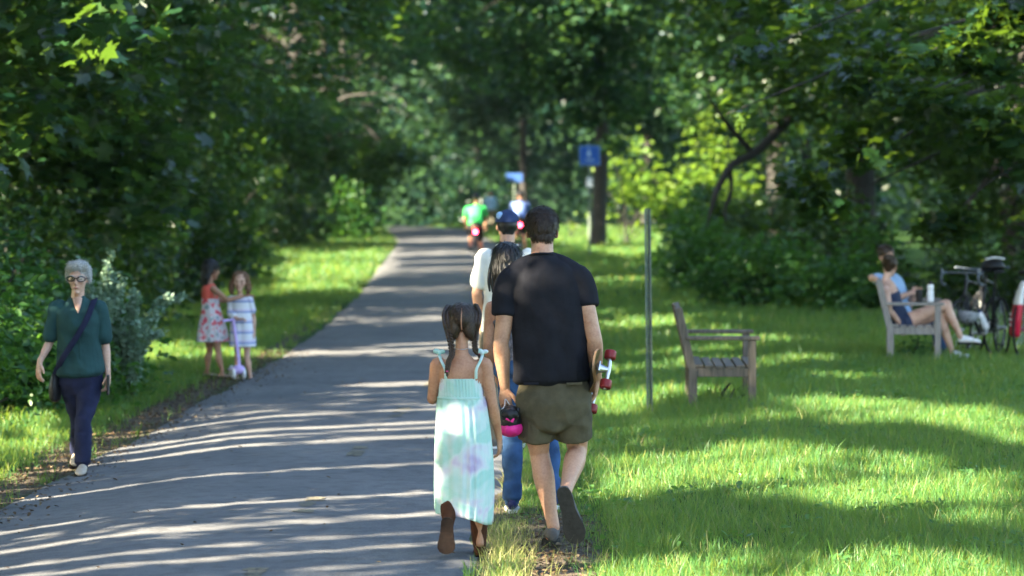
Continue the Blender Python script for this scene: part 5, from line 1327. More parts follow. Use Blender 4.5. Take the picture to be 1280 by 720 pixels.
def leaf_geo(C, size, rng, tmpl='oval', up=1.1, droop=.35, out=None):
    n = len(C)
    nr = rng.normal(0, .55, (n, 3)); nr[:, 2] += up; nr /= np.linalg.norm(nr, axis=1)[:, None]
    t = rng.normal(0, 1, (n, 3)); t[:, 2] = t[:, 2] * .4 - droop
    if out is not None: t += out * .8
    t -= nr * np.sum(t * nr, 1)[:, None]; t /= np.linalg.norm(t, axis=1)[:, None] + 1e-9
    s = np.cross(t, nr)
    T, Fc = (OVAL, OVAL_F) if tmpl == 'oval' else (MAPLE, MAPLE_F)
    L = np.asarray(size * rng.uniform(.6, 1.3, n))[:, None, None]
    V = C[:, None, :] + L * (T[None, :, 0, None] * s[:, None, :] + (T[None, :, 1, None] - .4) * t[:, None, :] + T[None, :, 2, None] * nr[:, None, :])
    k = len(T); Fa = (np.arange(n) * k)[:, None, None] + Fc[None]
    return V.reshape(-1, 3), Fa.reshape(-1, Fc.shape[1])

def clump_leaves(cl, rad, per, rng, flat=.42):
    """leaf centres in layered clumps, denser to the outside"""
    out = []
    for c, r, n in zip(cl, rad, per):
        d = rng.normal(0, 1, (n, 3)); d /= np.linalg.norm(d, axis=1)[:, None]
        q = r * rng.random(n)[:, None] ** .45
        p = d * q; lay = np.round(p[:, 2] / (r * .35)) * r * .35
        p[:, 2] = p[:, 2] * .35 + lay * .65; p[:, 2] *= flat / .42 * .6
        p[:, 2] -= .25 * (p[:, 0] ** 2 + p[:, 1] ** 2) / r
        out.append(c + p)
    return np.concatenate(out)

def limb_tube(B, a, b, r0, r1, rng, wob=.12, n=8):
    a = np.asarray(a, float); b = np.asarray(b, float); L = np.linalg.norm(b - a)
    pts = [a]
    for t in (.3, .6, .85): pts.append(lerp(a, b, t) + rng.normal(0, wob * L * .3, 3) * (1, 1, .5) + np.array((0, 0, .10 * L * math.sin(math.pi * t))))
    pts.append(b); B.loft(pts, list(np.linspace(r0, r1, 5)), (1, 0, 0), n=n, sub=3)

def tree(name, label, x, y, cz, rad, nleaf, size, mat, seed, group=None, tmpl='oval', trunk_r=.2, ncl=70, cr=(.7, 1.3), cat='tree', extra=(), limbs=7, zcut=None, view=True, tall=4200, lean=(0, 0), xmax=None):
    rng = np.random.default_rng(seed); zg = gzf(x, y); rad = np.asarray(rad, float)
    ctr = np.array((x, y, zg + cz))
    d = rng.normal(0, 1, (ncl, 3)); d /= np.linalg.norm(d, axis=1)[:, None]
    cl = ctr + d * rad * (.30 + .70 * rng.random(ncl)[:, None] ** .6)
    if zcut is not None: cl = cl[cl[:, 2] > zg + zcut]
    if xmax is not None: cl = cl[xmax(cl)]
    rr = rng.uniform(cr[0], cr[1], len(cl)); w = rr ** 2; per = np.maximum(8, (nleaf * w / w.sum()).astype(int))
    P = clump_leaves(cl, rr, per, rng)
    for (c, r, n) in extra:
        P = np.concatenate([P, clump_leaves([np.array(c)], [r], [n], rng)])
    P = P[P[:, 2] > zg + .05]
    P = P[~sunny(P, rng, size)]
    o = P - ctr; o /= np.linalg.norm(o, axis=1)[:, None] + 1e-9
    V, Fc = leaf_geo(P, size, rng, tmpl, out=o)
    if view and tall:  # unseen leaf layer added above the crown to darken the foliage below
        n = tall; q = rng.uniform(0, 6.283, n); rr_ = np.sqrt(rng.random(n)) * 1.15
        T = np.stack([x + lean[0] + np.cos(q) * rr_ * rad[0], y + np.sin(q) * rr_ * rad[1], zg + cz + rad[2] * .55 + rng.random(n) * (3 + rad[2] * .45) * (1.15 - .6 * rr_)], 1)
        T = T[vnoise(T[:, 0] * .9 + 3, T[:, 1] * .9) > .24]; T = T[~sunny(T, rng, size * 1.8)]
        V2, F2 = leaf_geo(T, size * 1.8, rng, 'oval'); k2 = Fc.shape[1]
        if k2 == 4: Fc = np.concatenate([Fc, F2 + len(V)]); V = np.concatenate([V, V2])
    base = np.array((x, y, zg)); e = empty(name, base); tag(e, label, cat, group)
    link('crown', np_mesh('crown', V - base, Fc, mat), e)
    B = Blob(); top = np.array((lean[0], lean[1], cz + rad[2] * .5))
    tp = [np.array((0, 0, -.2)), np.array((0, 0, .15)), top * .3 + rng.normal(0, .08, 3) * (1, 1, 0), top * .62 + rng.normal(0, .15, 3) * (1, 1, 0), top]
    B.loft(tp, [trunk_r * 1.6, trunk_r * 1.12, trunk_r * .9, trunk_r * .65, trunk_r * .2], n=12, sub=5)
    if len(cl):
        for i in rng.permutation(len(cl))[:limbs]:
            b = cl[i] - base; f = float(np.clip(.3 + .5 * (b[2] / (cz + rad[2])), .25, .85)); a = top * f
            limb_tube(B, a, b, trunk_r * .30, trunk_r * .05, rng)
    for (c, r, n) in extra:
        c = np.array(c) - base; f = min(.8, max(.3, (c[2] + .6) / (top[2] + .1))); limb_tube(B, top * f, c, trunk_r * .14, .006, rng, .08, 7)
    B.obj('trunk', M['bark'], e)
    return e

def shrub(name, label, x, y, rx, ry, h, n, size, mat, seed, group=None, tmpl='oval', cat='shrub', cr=(.28, .55), ncl=None):
    rng = np.random.default_rng(seed); zg = gzf(x, y); base = np.array((x, y, zg))
    ncl = ncl or int(14 + 10 * rx * h)
    d = rng.normal(0, 1, (ncl, 3)); d[:, 2] = np.abs(d[:, 2]); d /= np.linalg.norm(d, axis=1)[:, None]
    cl = base + d * (rx, ry, h) * (.35 + .62 * rng.random(ncl)[:, None]) * (1, 1, .92)
    rr = rng.uniform(*cr, ncl); w = rr ** 2; per = np.maximum(6, (n * w / w.sum()).astype(int))
    P = clump_leaves(cl, rr, per, rng, .6); P = P[P[:, 2] > gz(P[:, 0], P[:, 1]) + .02]
    P = P[np.abs(P[:, 0] - path_c(P[:, 1])) > PATH_W / 2 + .25]
    P = P[~sunny(P, rng, size)]
    o = P - base - np.array((0, 0, h * .3)); o /= np.linalg.norm(o, axis=1)[:, None] + 1e-9
    V, Fc = leaf_geo(P, size, rng, tmpl, .8, .25, o)
    e = empty(name, base); tag(e, label, cat, group)
    link('foliage', np_mesh('foliage', V - base, Fc, mat), e)
    B = Blob()
    for i in rng.permutation(ncl)[:min(9, ncl)]: limb_tube(B, rng.normal(0, .08, 3) * (1, 1, 0) - (0, 0, .05), cl[i] - base, .02, .006, rng, .1, 6)
    B.obj('stems', M['bark'], e)
    return e

# ------------------------------------------------------------------ ground, path, grass
def dirt_mask(x, y):
    e = x - (path_c(y) - PATH_W / 2)                      # left shoulder
    nz = vnoise(x * 2.3, y * 1.6) + .5 * vnoise(x * 6, y * 5)
    d = np.clip(1 - np.abs(e + .12) / (.20 + .24 * nz * sstep(y, 15, 18) * (1 - sstep(y, 24, 30))), 0, 1) * (1 - .6 * sstep(y, 30, 50))
    r = x - (path_c(y) + PATH_W / 2)
    d = np.maximum(d, np.clip(1 - np.abs(r + .02) / .14, 0, 1) * .9)
    tr = x - (.215 + .010 * (y - 15) + .03 * np.sin(y * 1.1))     # trodden trail on the right verge
    d = np.maximum(d, np.clip(1.35 - np.abs(tr) / (.19 + .08 * nz), 0, 1) * sstep(y, 11, 12.5) * (1 - sstep(y, 15.8, 17.8)))
    return np.clip(d * (.55 + .6 * nz), 0, 1)

def build_ground():
    xs = np.concatenate([[-900, -300, -120], np.arange(-60, -8, 2), np.arange(-8, 6, .13), np.arange(6, 60, 2), [120, 300, 900]])
    ys = np.concatenate([[-300, -120], np.arange(-60, 10, 4), np.arange(10, 40, .2), np.arange(40, 130, 1), np.arange(130, 260, 6), [400, 900, 2000]])
    gx, gy = np.meshgrid(xs, ys); x = gx.ravel(); y = gy.ravel(); V = np.stack([x, y, gz(x, y)], 1)
    nx, ny = len(xs), len(ys); i = np.arange((nx - 1) * (ny - 1)); r, c = i // (nx - 1), i % (nx - 1); a = r * nx + c
    me = np_mesh('ground', V, np.stack([a, a + 1, a + nx + 1, a + nx], 1), None, True)
    at_ = me.attributes.new('dirt', 'FLOAT', 'POINT'); at_.data.foreach_set('value', dirt_mask(x, y).astype(np.float32))
    m, nt, out = new_mat('soil_and_turf'); b = N(nt, 'ShaderNodeBsdfPrincipled'); b.inputs['Roughness'].default_value = .95; b.inputs['Specular IOR Level'].default_value = .1; nt.links.new(b.outputs[0], out.inputs[0])
    tc = N(nt, 'ShaderNodeTexCoord'); n1 = N(nt, 'ShaderNodeTexNoise', Scale=3.0, Detail=8.0); n2 = N(nt, 'ShaderNodeTexNoise', Scale=28.0, Detail=6.0)
    for q in (n1, n2): nt.links.new(tc.outputs['Object'], q.inputs['Vector'])
    g = ramp(nt, n1.outputs[0], [(.3, (.022, .055, .012)), (.7, (.045, .095, .02))]); d = ramp(nt, n2.outputs[0], [(.3, (.055, .042, .03)), (.55, (.12, .095, .07)), (.75, (.24, .20, .155))])
    at2 = N(nt, 'ShaderNodeAttribute', attribute_name='dirt'); mx = N(nt, 'ShaderNodeMix', data_type='RGBA')
    ad = N(nt, 'ShaderNodeMath', operation='MULTIPLY_ADD'); nt.links.new(at2.outputs['Fac'], ad.inputs[0]); ad.inputs[1].default_value = 1.6; ad.inputs[2].default_value = -.12; ad.use_clamp = True
    nt.links.new(ad.outputs[0], mx.inputs[0]); nt.links.new(g, mx.inputs[6]); nt.links.new(d, mx.inputs[7]); nt.links.new(mx.outputs[2], b.inputs['Base Color'])
    bp = N(nt, 'ShaderNodeBump', Strength=.7, Distance=.03); nt.links.new(n2.outputs[0], bp.inputs['Height']); nt.links.new(bp.outputs[0], b.inputs['Normal'])
    me.materials.append(m); o = link('ground', me); tag(o, kind='structure', label='grassy ground with bare soil along the path edges', cat='ground')

def build_path():
    ys = np.concatenate([np.arange(-40, 10, 2), np.arange(10, 60, .25), np.arange(60, 240, 1.0)]); K = 25; V = []; n = len(ys)
    ec = path_c(ys); 
    jl = .10 * (vnoise(ys * 1.7, ys * 0) - .5) + .05 * (vnoise(ys * 5, ys * 0 + 9) - .5); jr = .10 * (vnoise(ys * 1.6, ys * 0 + 3) - .5) + .06 * (vnoise(ys * 5, ys * 0 + 19) - .5)
    for i in range(K):
        t = i / (K - 1); x = ec - PATH_W / 2 + jl + (PATH_W + jr - jl) * t
        V.append(np.stack([x, ys, gz(x, ys) + .012 + .012 * (1 - (2 * t - 1) ** 2) - (.03 if i in (0, K - 1) else 0)], 1))
    V = np.stack(V, 1).reshape(-1, 3); q = np.arange((n - 1) * (K - 1)); r, c = q // (K - 1), q % (K - 1); a = r * K + c
    me = np_mesh('path', V, np.stack([a, a + 1, a + K + 1, a + K], 1), None, True)
    m, nt, out = new_mat('worn_asphalt'); b = N(nt, 'ShaderNodeBsdfPrincipled'); b.inputs['Specular IOR Level'].default_value = .35; nt.links.new(b.outputs[0], out.inputs[0])
    tc = N(nt, 'ShaderNodeTexCoord'); n1 = N(nt, 'ShaderNodeTexNoise', Scale=.9, Detail=6.0, Roughness=.6); n2 = N(nt, 'ShaderNodeTexNoise', Scale=130.0, Detail=3.0); vr = N(nt, 'ShaderNodeTexVoronoi', Scale=190.0); n3 = N(nt, 'ShaderNodeTexNoise', Scale=9.0, Detail=5.0)
    for w in (n1, n2, vr, n3): nt.links.new(tc.outputs['Object'], w.inputs['Vector'])
    base = ramp(nt, n1.outputs[0], [(.28, (.100, .104, .112)), (.5, (.138, .140, .145)), (.72, (.175, .175, .177))])
    ag = ramp(nt, n2.outputs[0], [(.3, (.55, .55, .55)), (.5, (1, 1, 1)), (.72, (1.5, 1.45, 1.4))])
    mx = N(nt, 'ShaderNodeMix', data_type='RGBA', blend_type='MULTIPLY'); mx.inputs[0].default_value = 1.0; nt.links.new(base, mx.inputs[6]); nt.links.new(ag, mx.inputs[7])
    st = ramp(nt, n3.outputs[0], [(.35, (.72, .70, .68)), (.5, (1, 1, 1)), (.7, (1.12, 1.1, 1.06))]); m2 = N(nt, 'ShaderNodeMix', data_type='RGBA', blend_type='MULTIPLY'); m2.inputs[0].default_value = .8
    nt.links.new(mx.outputs[2], m2.inputs[6]); nt.links.new(st, m2.inputs[7]); nt.links.new(m2.outputs[2], b.inputs['Base Color'])
    b.inputs['Roughness'].default_value = .78
    bp = N(nt, 'ShaderNodeBump', Strength=.6, Distance=.006); nt.links.new(vr.outputs['Distance'], bp.inputs['Height']); nt.links.new(bp.outputs[0], b.inputs['Normal'])
    me.materials.append(m); o = link('path', me); tag(o, kind='structure', label='grey asphalt path running away under the trees', cat='path')
    # worn yellow centre dashes, broken into flecks
    rng = np.random.default_rng(8); P = []; 
    for y0 in np.arange(13, 100, 3.6):
        k = 170; yy = y0 + rng.random(k) * 1.1; xx = path_c(yy) + .45 + rng.uniform(-.05, .05, k); keep = vnoise(xx * 9, yy * 6) > .52; P.append(np.stack([xx, yy], 1)[keep])
    P = np.concatenate(P); n = len(P); s = rng.uniform(.008, .02, n)[:, None]; V = []
    for ax, ay in ((-1, -1), (1, -1.3), (1.2, 1), (-.9, 1.2)):
        x = P[:, 0] + s[:, 0] * ax; y = P[:, 1] + s[:, 0] * ay * 1.6; t = (x - path_c(y)) / (PATH_W / 2); V.append(np.stack([x, y, gz(x, y) + .0165 + .012 * (1 - t * t)], 1))
    V = np.stack(V, 1).reshape(-1, 3); me = np_mesh('centre_line', V, (np.arange(n) * 4)[:, None] + np.arange(4)[None], simple_mat('worn_yellow_paint', (.175, .158, .115), .8, .25, 9))
    tag(link('centre_line', me), kind='structure', label='worn yellow centre line flecks on the path', cat='marking')

def blades(x, y, h, w, rng, lean=.45):
    n = len(x); z = gz(x, y); q = rng.uniform(0, 6.283, n); dx, dy = np.cos(q), np.sin(q); q2 = rng.uniform(0, 6.283, n); l = h * rng.uniform(.1, lean * 1.6, n); lx, ly = np.cos(q2) * l, np.sin(q2) * l
    B = np.stack([x, y, z - .01], 1); S = np.stack([dx, dy, 0 * dx], 1) * (w / 2)[:, None]
    Mi = B + np.stack([lx * .35, ly * .35, h * .58], 1); T = B + np.stack([lx, ly, h * .98], 1)
    V = np.stack([B - S, B + S, Mi - S * .8, Mi + S * .8, T - S * .12, T + S * .12], 1).reshape(-1, 3)
    i = (np.arange(n) * 6)[:, None]; Fc = np.concatenate([i + np.array([[0, 1, 3, 2]]), i + np.array([[2, 3, 5, 4]])], 0)
    return V, Fc

def build_grass():
    rng = np.random.default_rng(21); Vs, Fs, off = [], [], 0
    zones = [(-.35, 5.2, 12.8, 18.5, 3000, .085, .0042), (-.3, 6.2, 18.5, 24.5, 2100, .085, .0052), (-.2, 8, 24.5, 34, 1000, .085, .008), (-.3, 11, 34, 50, 330, .09, .014), (-1, 9, 50, 115, 110, .10, .028),
             (-7.5, -2.2, 15.5, 24, 1700, .085, .0055), (-7.5, -2.2, 24, 36, 1000, .09, .008), (-9, -2.2, 36, 60, 320, .10, .014), (-12, -2.2, 60, 120, 110, .11, .028), (-4, 6, 110, 150, 60, .12, .04)]
    for x0, x1, y0, y1, den, h, w in zones:
        n = int((x1 - x0) * (y1 - y0) * den); x = rng.uniform(x0, x1, n); y = rng.uniform(y0, y1, n)
        # tussocks
        c = vnoise(x * 1.6, y * 1.6) * .6 + vnoise(x * 5, y * 5) * .4
        keep = (np.abs(x - path_c(y)) > PATH_W / 2 - .05 + .22 * (vnoise(x * 4, y * 3) - .35)) & (rng.random(n) > 1.15 * dirt_mask(x, y)) & (rng.random(n) < .45 + .9 * c)
        x, y, c = x[keep], y[keep], c[keep]; hh = h * (.55 + .9 * c) * rng.uniform(.55, 1.35, len(x))
        tall = rng.random(len(x)) < .012; hh[tall] *= 1.8
        for (lx0, lx1, ly0, ly1) in ((1.2, 2.7, 23.1, 25.6), (3.7, 5.0, 29.6, 32.2), (1.0, 1.5, 23.6, 24.6)):
            m = (x > lx0) & (x < lx1) & (y > ly0) & (y < ly1); hh[m] *= 1.35
        m = (x > -.25) & (x < .55) & (y > 14.3) & (y < 18.5); hh[m] *= .55
        V, Fc = blades(x, y, hh, w * rng.uniform(.7, 1.3, len(x)), rng); Vs.append(V); Fs.append(Fc + off); off += len(V)
    V = np.concatenate(Vs); Fc = np.concatenate(Fs)
    tag(link('grass', np_mesh('grass', V, Fc, M['grass'])), 'green uncut grass on both sides of the path', 'grass', kind='stuff')
    print('grass faces', len(Fc))
    # pale seed stalks on the verge and through the lawn
    n = 2400; x = np.concatenate([rng.normal(-.04, .09, n), rng.uniform(.2, 5, 5200)]); y = np.concatenate([rng.uniform(13, 19, n), rng.uniform(13, 24, 5200)]); k = np.abs(x - path_c(y)) > PATH_W / 2 - .04; x, y = x[k], y[k]
    V, Fc = blades(x, y, rng.uniform(.05, .14, len(x)) * np.where((x > -.2) & (x < .25) & (y > 15.8) & (y < 18), .5, 1), rng.uniform(.002, .0045, len(x)), rng, .7)
    tag(link('dry_grass', np_mesh('dry_grass', V, Fc, M['drygrass'])), 'pale dry grass stalks along the right verge', 'grass', kind='stuff')
    # clover and broad-leaved weeds in the lawn
    n = 800; x = np.concatenate([rng.uniform(.2, 6, n), rng.uniform(-6, -3.2, 400)]); y = np.concatenate([rng.uniform(13, 30, n), rng.uniform(17, 32, 400)]); k = (np.abs(x - path_c(y)) > PATH_W / 2 + .15) & (vnoise(x * .9 + 7, y * .9) > .42) & (rng.random(len(x)) > dirt_mask(x, y)); x, y = x[k], y[k]
    R8 = np.repeat(np.arange(len(x)), 8); xx = x[R8] + rng.normal(0, .05, len(R8)); yy = y[R8] + rng.normal(0, .05, len(R8)); C = np.stack([xx, yy, gz(xx, yy) + rng.uniform(.02, .075, len(R8))], 1); V, Fc = leaf_geo(C, .046, rng, 'oval', 1.3, -.2)
    tag(link('lawn_weeds', np_mesh('lawn_weeds', V, Fc, M['leaf_clover'])), 'clover and broad-leaved weeds scattered through the grass', 'weeds', kind='stuff')
    # litter
    n = 5500; y = rng.uniform(14, 34, n); x = path_c(y) - PATH_W / 2 - .15 + rng.normal(0, .24, n)
    m = 260; y2 = rng.uniform(13.5, 60, m); x2 = path_c(y2) + rng.uniform(-1.55, 1.55, m); m3 = 900; y3 = rng.uniform(12.5, 16.5, m3); x3 = .22 + rng.normal(0, .13, m3)
    x = np.concatenate([x, x2, x3]); y = np.concatenate([y, y2, y3]); C = np.stack([x, y, gz(x, y) + .028], 1); V, Fc = leaf_geo(C, .034, rng, 'oval', 2.2, 0)
    tag(link('fallen_leaves', np_mesh('fallen_leaves', V, Fc, M['litter'])), 'dry fallen leaves and bits scattered along the path edges', 'litter', kind='stuff')
def woodland(name, label, C, size, mat, seed):
    rng = np.random.default_rng(seed); C = C[C[:, 2] > gz(C[:, 0], C[:, 1]) + .1]; C = C[~sunny(C, rng, size)]
    V, Fc = leaf_geo(C, size, rng, 'oval', .7, .3); tag(link(name, np_mesh(name, V, Fc, mat)), label, 'woodland', kind='stuff')

def build_vegetation():
    L, R, Fm, S = M['leaf_left'], M['leaf_right'], M['leaf_far'], M['leaf_shrub']
    # trees beside the camera on the left: they shade the path in front
    gs = 'trees left of the path outside the picture'
    for i, (x, y, cz, rd) in enumerate([(-8.5, -9, 6.5, (4.2, 4.2, 5)), (-8, -3, 6.5, (4, 4, 5)), (-7.6, 3.5, 6.3, (3.6, 4, 5)), (-7.4, 9.5, 6.0, (3.3, 4, 5)), (-8.2, 16, 5.6, (3.6, 4, 5)), (-14, -6, 7.5, (4.5, 5, 5.5)), (-14, 2, 7.5, (4.5, 5, 5.5)), (-14, 10, 7.5, (4.5, 5, 5.5)), (-14, 19, 7.5, (4.5, 5, 5.5))]):
        tree('maple_tree', 'leafy tree left of the path just outside the picture', x, y, cz, rd, 20000, .21, L, 100 + i, gs, ncl=80, cr=(.8, 1.4), limbs=4)
    g = 'trees along the left side of the path'
    tree('maple_tree', 'nearest left tree, its deep green leaves filling the upper left corner', -7.3, 26, 5.6, (4.1, 4, 4.9), 24000, .185, L, 1, g, 'maple', .22, 70, (.8, 1.45))
    tree('maple_tree', 'big left tree whose crown hangs over the woman in the teal shirt', -6.6, 34, 5.8, (4.0, 4.2, 5.0), 24000, .19, L, 2, g, 'maple', .24, 75, (.8, 1.4), zcut=1.0)
    tree('maple_tree', 'left tree with a dark hollow under its crown behind the two girls', -7.4, 43, 6.6, (4.6, 4.4, 5.2), 24000, .20, L, 3, g, 'oval', .26, 75, (.9, 1.5), zcut=1.4)
    tree('maple_tree', 'left tree with boughs reaching out over the path beyond the two girls', -7.6, 54, 7.4, (5.6, 4.6, 5.6), 22000, .20, L, 4, g, 'oval', .26, 110, (.7, 1.3), zcut=2.0, extra=[((-3.0, 53, 5.4), 1.1, 500), ((-2.6, 55, 6.4), 1.2, 600), ((-3.6, 52, 4.2), 1.0, 400)])
    tree('maple_tree', 'left tree standing behind the sunny strip of grass', -9.6, 66, 7.8, (5.6, 5, 6.2), 20000, .24, L, 5, g, 'oval', .28, 100, (.8, 1.5), zcut=2.0, extra=[((-3.8, 66, 6.2), 1.5, 700), ((-3.2, 67, 7.5), 1.5, 700)])
    tree('maple_tree', 'far left tree arching over the path above the bright green rider', -9.2, 80, 8.4, (6.4, 5.2, 6.4), 19000, .27, Fm, 6, g, 'oval', .3, 100, (.9, 1.6), zcut=2.8, extra=[((-3.6, 80, 6.0), 1.5, 500), ((-2.6, 82, 7.4), 1.6, 500), ((-4.2, 78, 4.8), 1.2, 350)])
    tree('maple_tree', 'dark tree left of the path end, just before the wood closes in', -7.6, 97, 8.0, (6.4, 5, 7.2), 24000, .30, L, 7, g, 'oval', .3, 100, (1.0, 1.7), zcut=.6)
    tree('maple_tree', 'dark tree leaning over the end of the path above the distant walkers', -6.6, 104, 6.6, (4.4, 4, 5.8), 21000, .28, L, 9, g, 'oval', .24, 80, (1.0, 1.7), zcut=.8, extra=[((-3.2, 104, 4.6), 1.2, 520), ((-2.2, 105, 6.0), 1.3, 640), ((-3.7, 103, 3.5), 1.0, 380), ((-1.2, 106, 7.2), 1.3, 640), ((-.2, 107, 8.4), 1.4, 640), ((-2.6, 104, 7.8), 1.4, 640)])
    tree('maple_tree', 'dark tree at the far left end of the path', -8.6, 111, 8.4, (6.4, 5, 7.8), 20000, .34, L, 8, g, 'oval', .34, 100, (1.0, 1.8))
    for i, (x, y) in enumerate([(-13.5, 30), (-13.5, 40), (-14, 50), (-15, 61), (-16, 74), (-17, 90)]):
        tree('maple_tree', 'tree in the shaded second row behind the left-hand trees', x, y, 7.0, (4.6, 5.4, 6.6), 13000, .26, L, 30 + i, 'second row of trees on the left', ncl=90, cr=(.9, 1.5))
    # right side
    g = 'trees along the right side of the lawn'
    tree('maple_tree', 'maple with sharp leafy branches hanging into the upper right corner', 9.6, 33, 7.2, (5.4, 4.6, 4.4), 26000, .16, R, 11, g, 'maple', .20, 80, (.8, 1.4), zcut=3.4, limbs=4,
         extra=[((4.95, 28.5, 3.62), .42, 260), ((4.45, 28.3, 3.38), .36, 160), ((4.0, 28.2, 3.22), .28, 80), ((4.8, 28.5, 3.15), .3, 120), ((4.06, 28, 2.88), .15, 26), ((5.3, 28.8, 3.9), .6, 300), ((4.7, 30.5, 1.6), .4, 150), ((5.1, 30, 2.6), .5, 240), ((4.3, 30, 2.95), .5, 220), ((3.7, 30.5, 3.1), .45, 150), ((2.5, 29, 3.35), .34, 70), ((3.1, 29.5, 3.7), .4, 90), ((2.3, 30.5, 2.75), .25, 40), ((4.0, 31, 3.4), .6, 200), ((4.6, 31, 2.9), .55, 190), ((3.9, 31.5, 2.45), .5, 160),
                ((3.3, 32, 2.1), .42, 110), ((3.5, 32, 1.75), .35, 90), ((5.2, 31.5, 2.6), .6, 220), ((6.0, 31, 3.0), .7, 280), ((5.6, 30, 2.3), .5, 170), ((5.75, 30, 1.75), .35, 110), ((4.4, 33, 3.9), .8, 300), ((3.0, 33.5, 4.2), .6, 200), ((6.3, 32.5, 2.2), .6, 200)])
    tree('maple_tree', 'dark tree behind the seated couple and the bicycles', 8.4, 47, 5.6, (4.4, 3.4, 5.4), 24000, .19, R, 12, g, 'oval', .26, 110, (.7, 1.2))
    tree('maple_tree', 'dark tree filling the right edge beyond the bicycles', 12.6, 45, 5.6, (4.4, 3.4, 5.4), 16000, .20, R, 13, g, 'oval', .26, 90, (.7, 1.2))
    tree('maple_tree', 'right-hand tree with a crooked dark limb hanging above the lawn', 6.6, 54, 7.0, (3.6, 3.6, 5.4), 20000, .20, R, 14, g, 'oval', .26, 100, (.7, 1.2), zcut=2.6, extra=[((3.9, 52, 5.4), 1.0, 420), ((3.1, 53, 6.4), 1.0, 420), ((3.4, 51, 4.4), .8, 260), ((2.2, 54, 7.2), 1.0, 400)])
    tree('maple_tree', 'tree deep in the right-hand wood behind the hanging limb', 10.2, 57, 6.6, (4.4, 4, 6.4), 15000, .24, R, 15, g, 'oval', .28, 90, (.9, 1.4))
    tree('maple_tree', 'right-hand tree between the hanging limb and the sunlit bush', 8.4, 68, 7.4, (4.2, 4, 6.2), 16000, .25, R, 16, g, 'oval', .28, 90, (.9, 1.4), zcut=2.4, extra=[((3.4, 67, 7.4), 1.3, 450), ((2.6, 68, 8.2), 1.3, 450)])
    tree('maple_tree', 'tree with a dark trunk standing behind the square blue sign', 2.55, 84, 9.0, (5.6, 4.6, 5.0), 22000, .27, Fm, 17, g, 'oval', .21, 100, (.9, 1.6), zcut=4.4, extra=[((2.1, 82.3, 5.3), 1.0, 480), ((3.0, 82.4, 4.5), .8, 360), ((1.9, 82.3, 4.2), .6, 220), ((2.9, 82.2, 3.4), .5, 170), ((2.3, 82.4, 6.4), 1.1, 500), ((-.2, 83, 6.3), 1.2, 480), ((-.9, 84, 7.3), 1.4, 600), ((.8, 82, 5.4), 1.0, 360), ((-1.4, 86, 8.6), 1.5, 600), ((0, 81, 8.2), 1.5, 600)])
    tree('maple_tree', 'tall tree above the sunlit bush right of the blue sign', 8.8, 94, 8.6, (5, 4.6, 6.2), 14000, .28, Fm, 18, g, 'oval', .32, 90, (1, 1.7), zcut=4.0)
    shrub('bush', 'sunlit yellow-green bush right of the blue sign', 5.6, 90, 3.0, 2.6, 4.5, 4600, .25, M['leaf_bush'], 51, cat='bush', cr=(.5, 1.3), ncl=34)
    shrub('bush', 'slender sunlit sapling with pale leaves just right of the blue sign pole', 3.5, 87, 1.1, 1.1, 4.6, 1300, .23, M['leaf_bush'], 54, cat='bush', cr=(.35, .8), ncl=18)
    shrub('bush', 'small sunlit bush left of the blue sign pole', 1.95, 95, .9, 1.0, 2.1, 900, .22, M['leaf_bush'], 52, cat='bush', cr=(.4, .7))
    shrub('bush', 'pale green sunlit bush at the left edge of the sunny grass strip', -5.4, 92, 1.1, 1.2, 2.4, 1100, .22, M['leaf_shrub'], 53, cat='bush', cr=(.5, .8))
    # closing the view
    for i, (x, y, cz, rd, lab) in enumerate([(-7.6, 127, 9, (5.6, 5, 9), 'hazy tree closing the view left of the far end of the path'), (.6, 136, 9.5, (5, 5, 9.4), 'hazy tree closing the view straight ahead'), (6.0, 128, 9, (4.8, 5, 8.8), 'hazy tree closing the view behind the dark trunk'),
                                            (-1.8, 156, 10.5, (6, 5, 10.4), 'farthest hazy tree in the middle of the gap'), (11.5, 112, 9, (5.4, 5, 8.6), 'far tree behind the sunlit bush'), (-12, 138, 9.5, (6, 5, 9.5), 'far tree behind the left-hand wood')]):
        tree('tree', lab, x, y, cz, rd, 17000, .40, M['leaf_end'], 60 + i, 'trees closing the view at the end of the path', trunk_r=.2, ncl=90, cr=(1.1, 1.9))
    # shrubs left
    g = 'shrubs along the left verge'
    for i, a in enumerate([(-4.75, 23.4, 1.05, .9, 1.75, 5200, .085, 'low leafy shrub at the left edge of the picture'), (-4.9, 25.2, 1.2, 1., 2.05, 6200, .09, 'tall leafy shrub behind the woman in the teal shirt'), (-4.35, 26.6, .95, .9, 1.75, 5200, .085, 'leafy shrub between the woman in teal and the feathery plant'),
                           (-6.2, 24.6, 1.2, 1.2, 2.2, 4800, .10, 'leafy shrub deep behind the left edge shrubs'), (-5.3, 29, 1.2, 1.2, 2.1, 4600, .10, 'dark shrub behind the feathery plant'), (-5.6, 34, 1.6, 1.6, 2.4, 6000, .11, 'dark shrub in the hollow left of the two girls'),
                           (-6.1, 40, 1.7, 2.4, 3.2, 7000, .13, 'dark shrub in the hollow behind the two girls'), (-6.0, 47, 1.7, 2.8, 3.6, 8000, .15, 'dark shrub at the near end of the sunny grass strip'), (-6.4, 56, 1.9, 3.6, 4.0, 8000, .18, 'dark shrub along the back of the sunny grass strip'), (-7.2, 68, 2.1, 4.4, 4.2, 7500, .2, 'dark shrub at the far end of the sunny grass strip'), (-7.2, 83, 2.2, 5.0, 4.4, 6500, .23, 'dark shrub far along the left wood edge'), (-6.7, 99, 2.0, 4, 4.6, 5500, .26, 'dark shrub where the path leaves the grass strip')]):
        x, y, rx, ry, h, n, sz, lab = a; shrub('shrub', lab, x, y, rx, ry, h, n, sz, S if i < 4 else L, 200 + i, g)
    # feathery plants
    rng = np.random.default_rng(77)
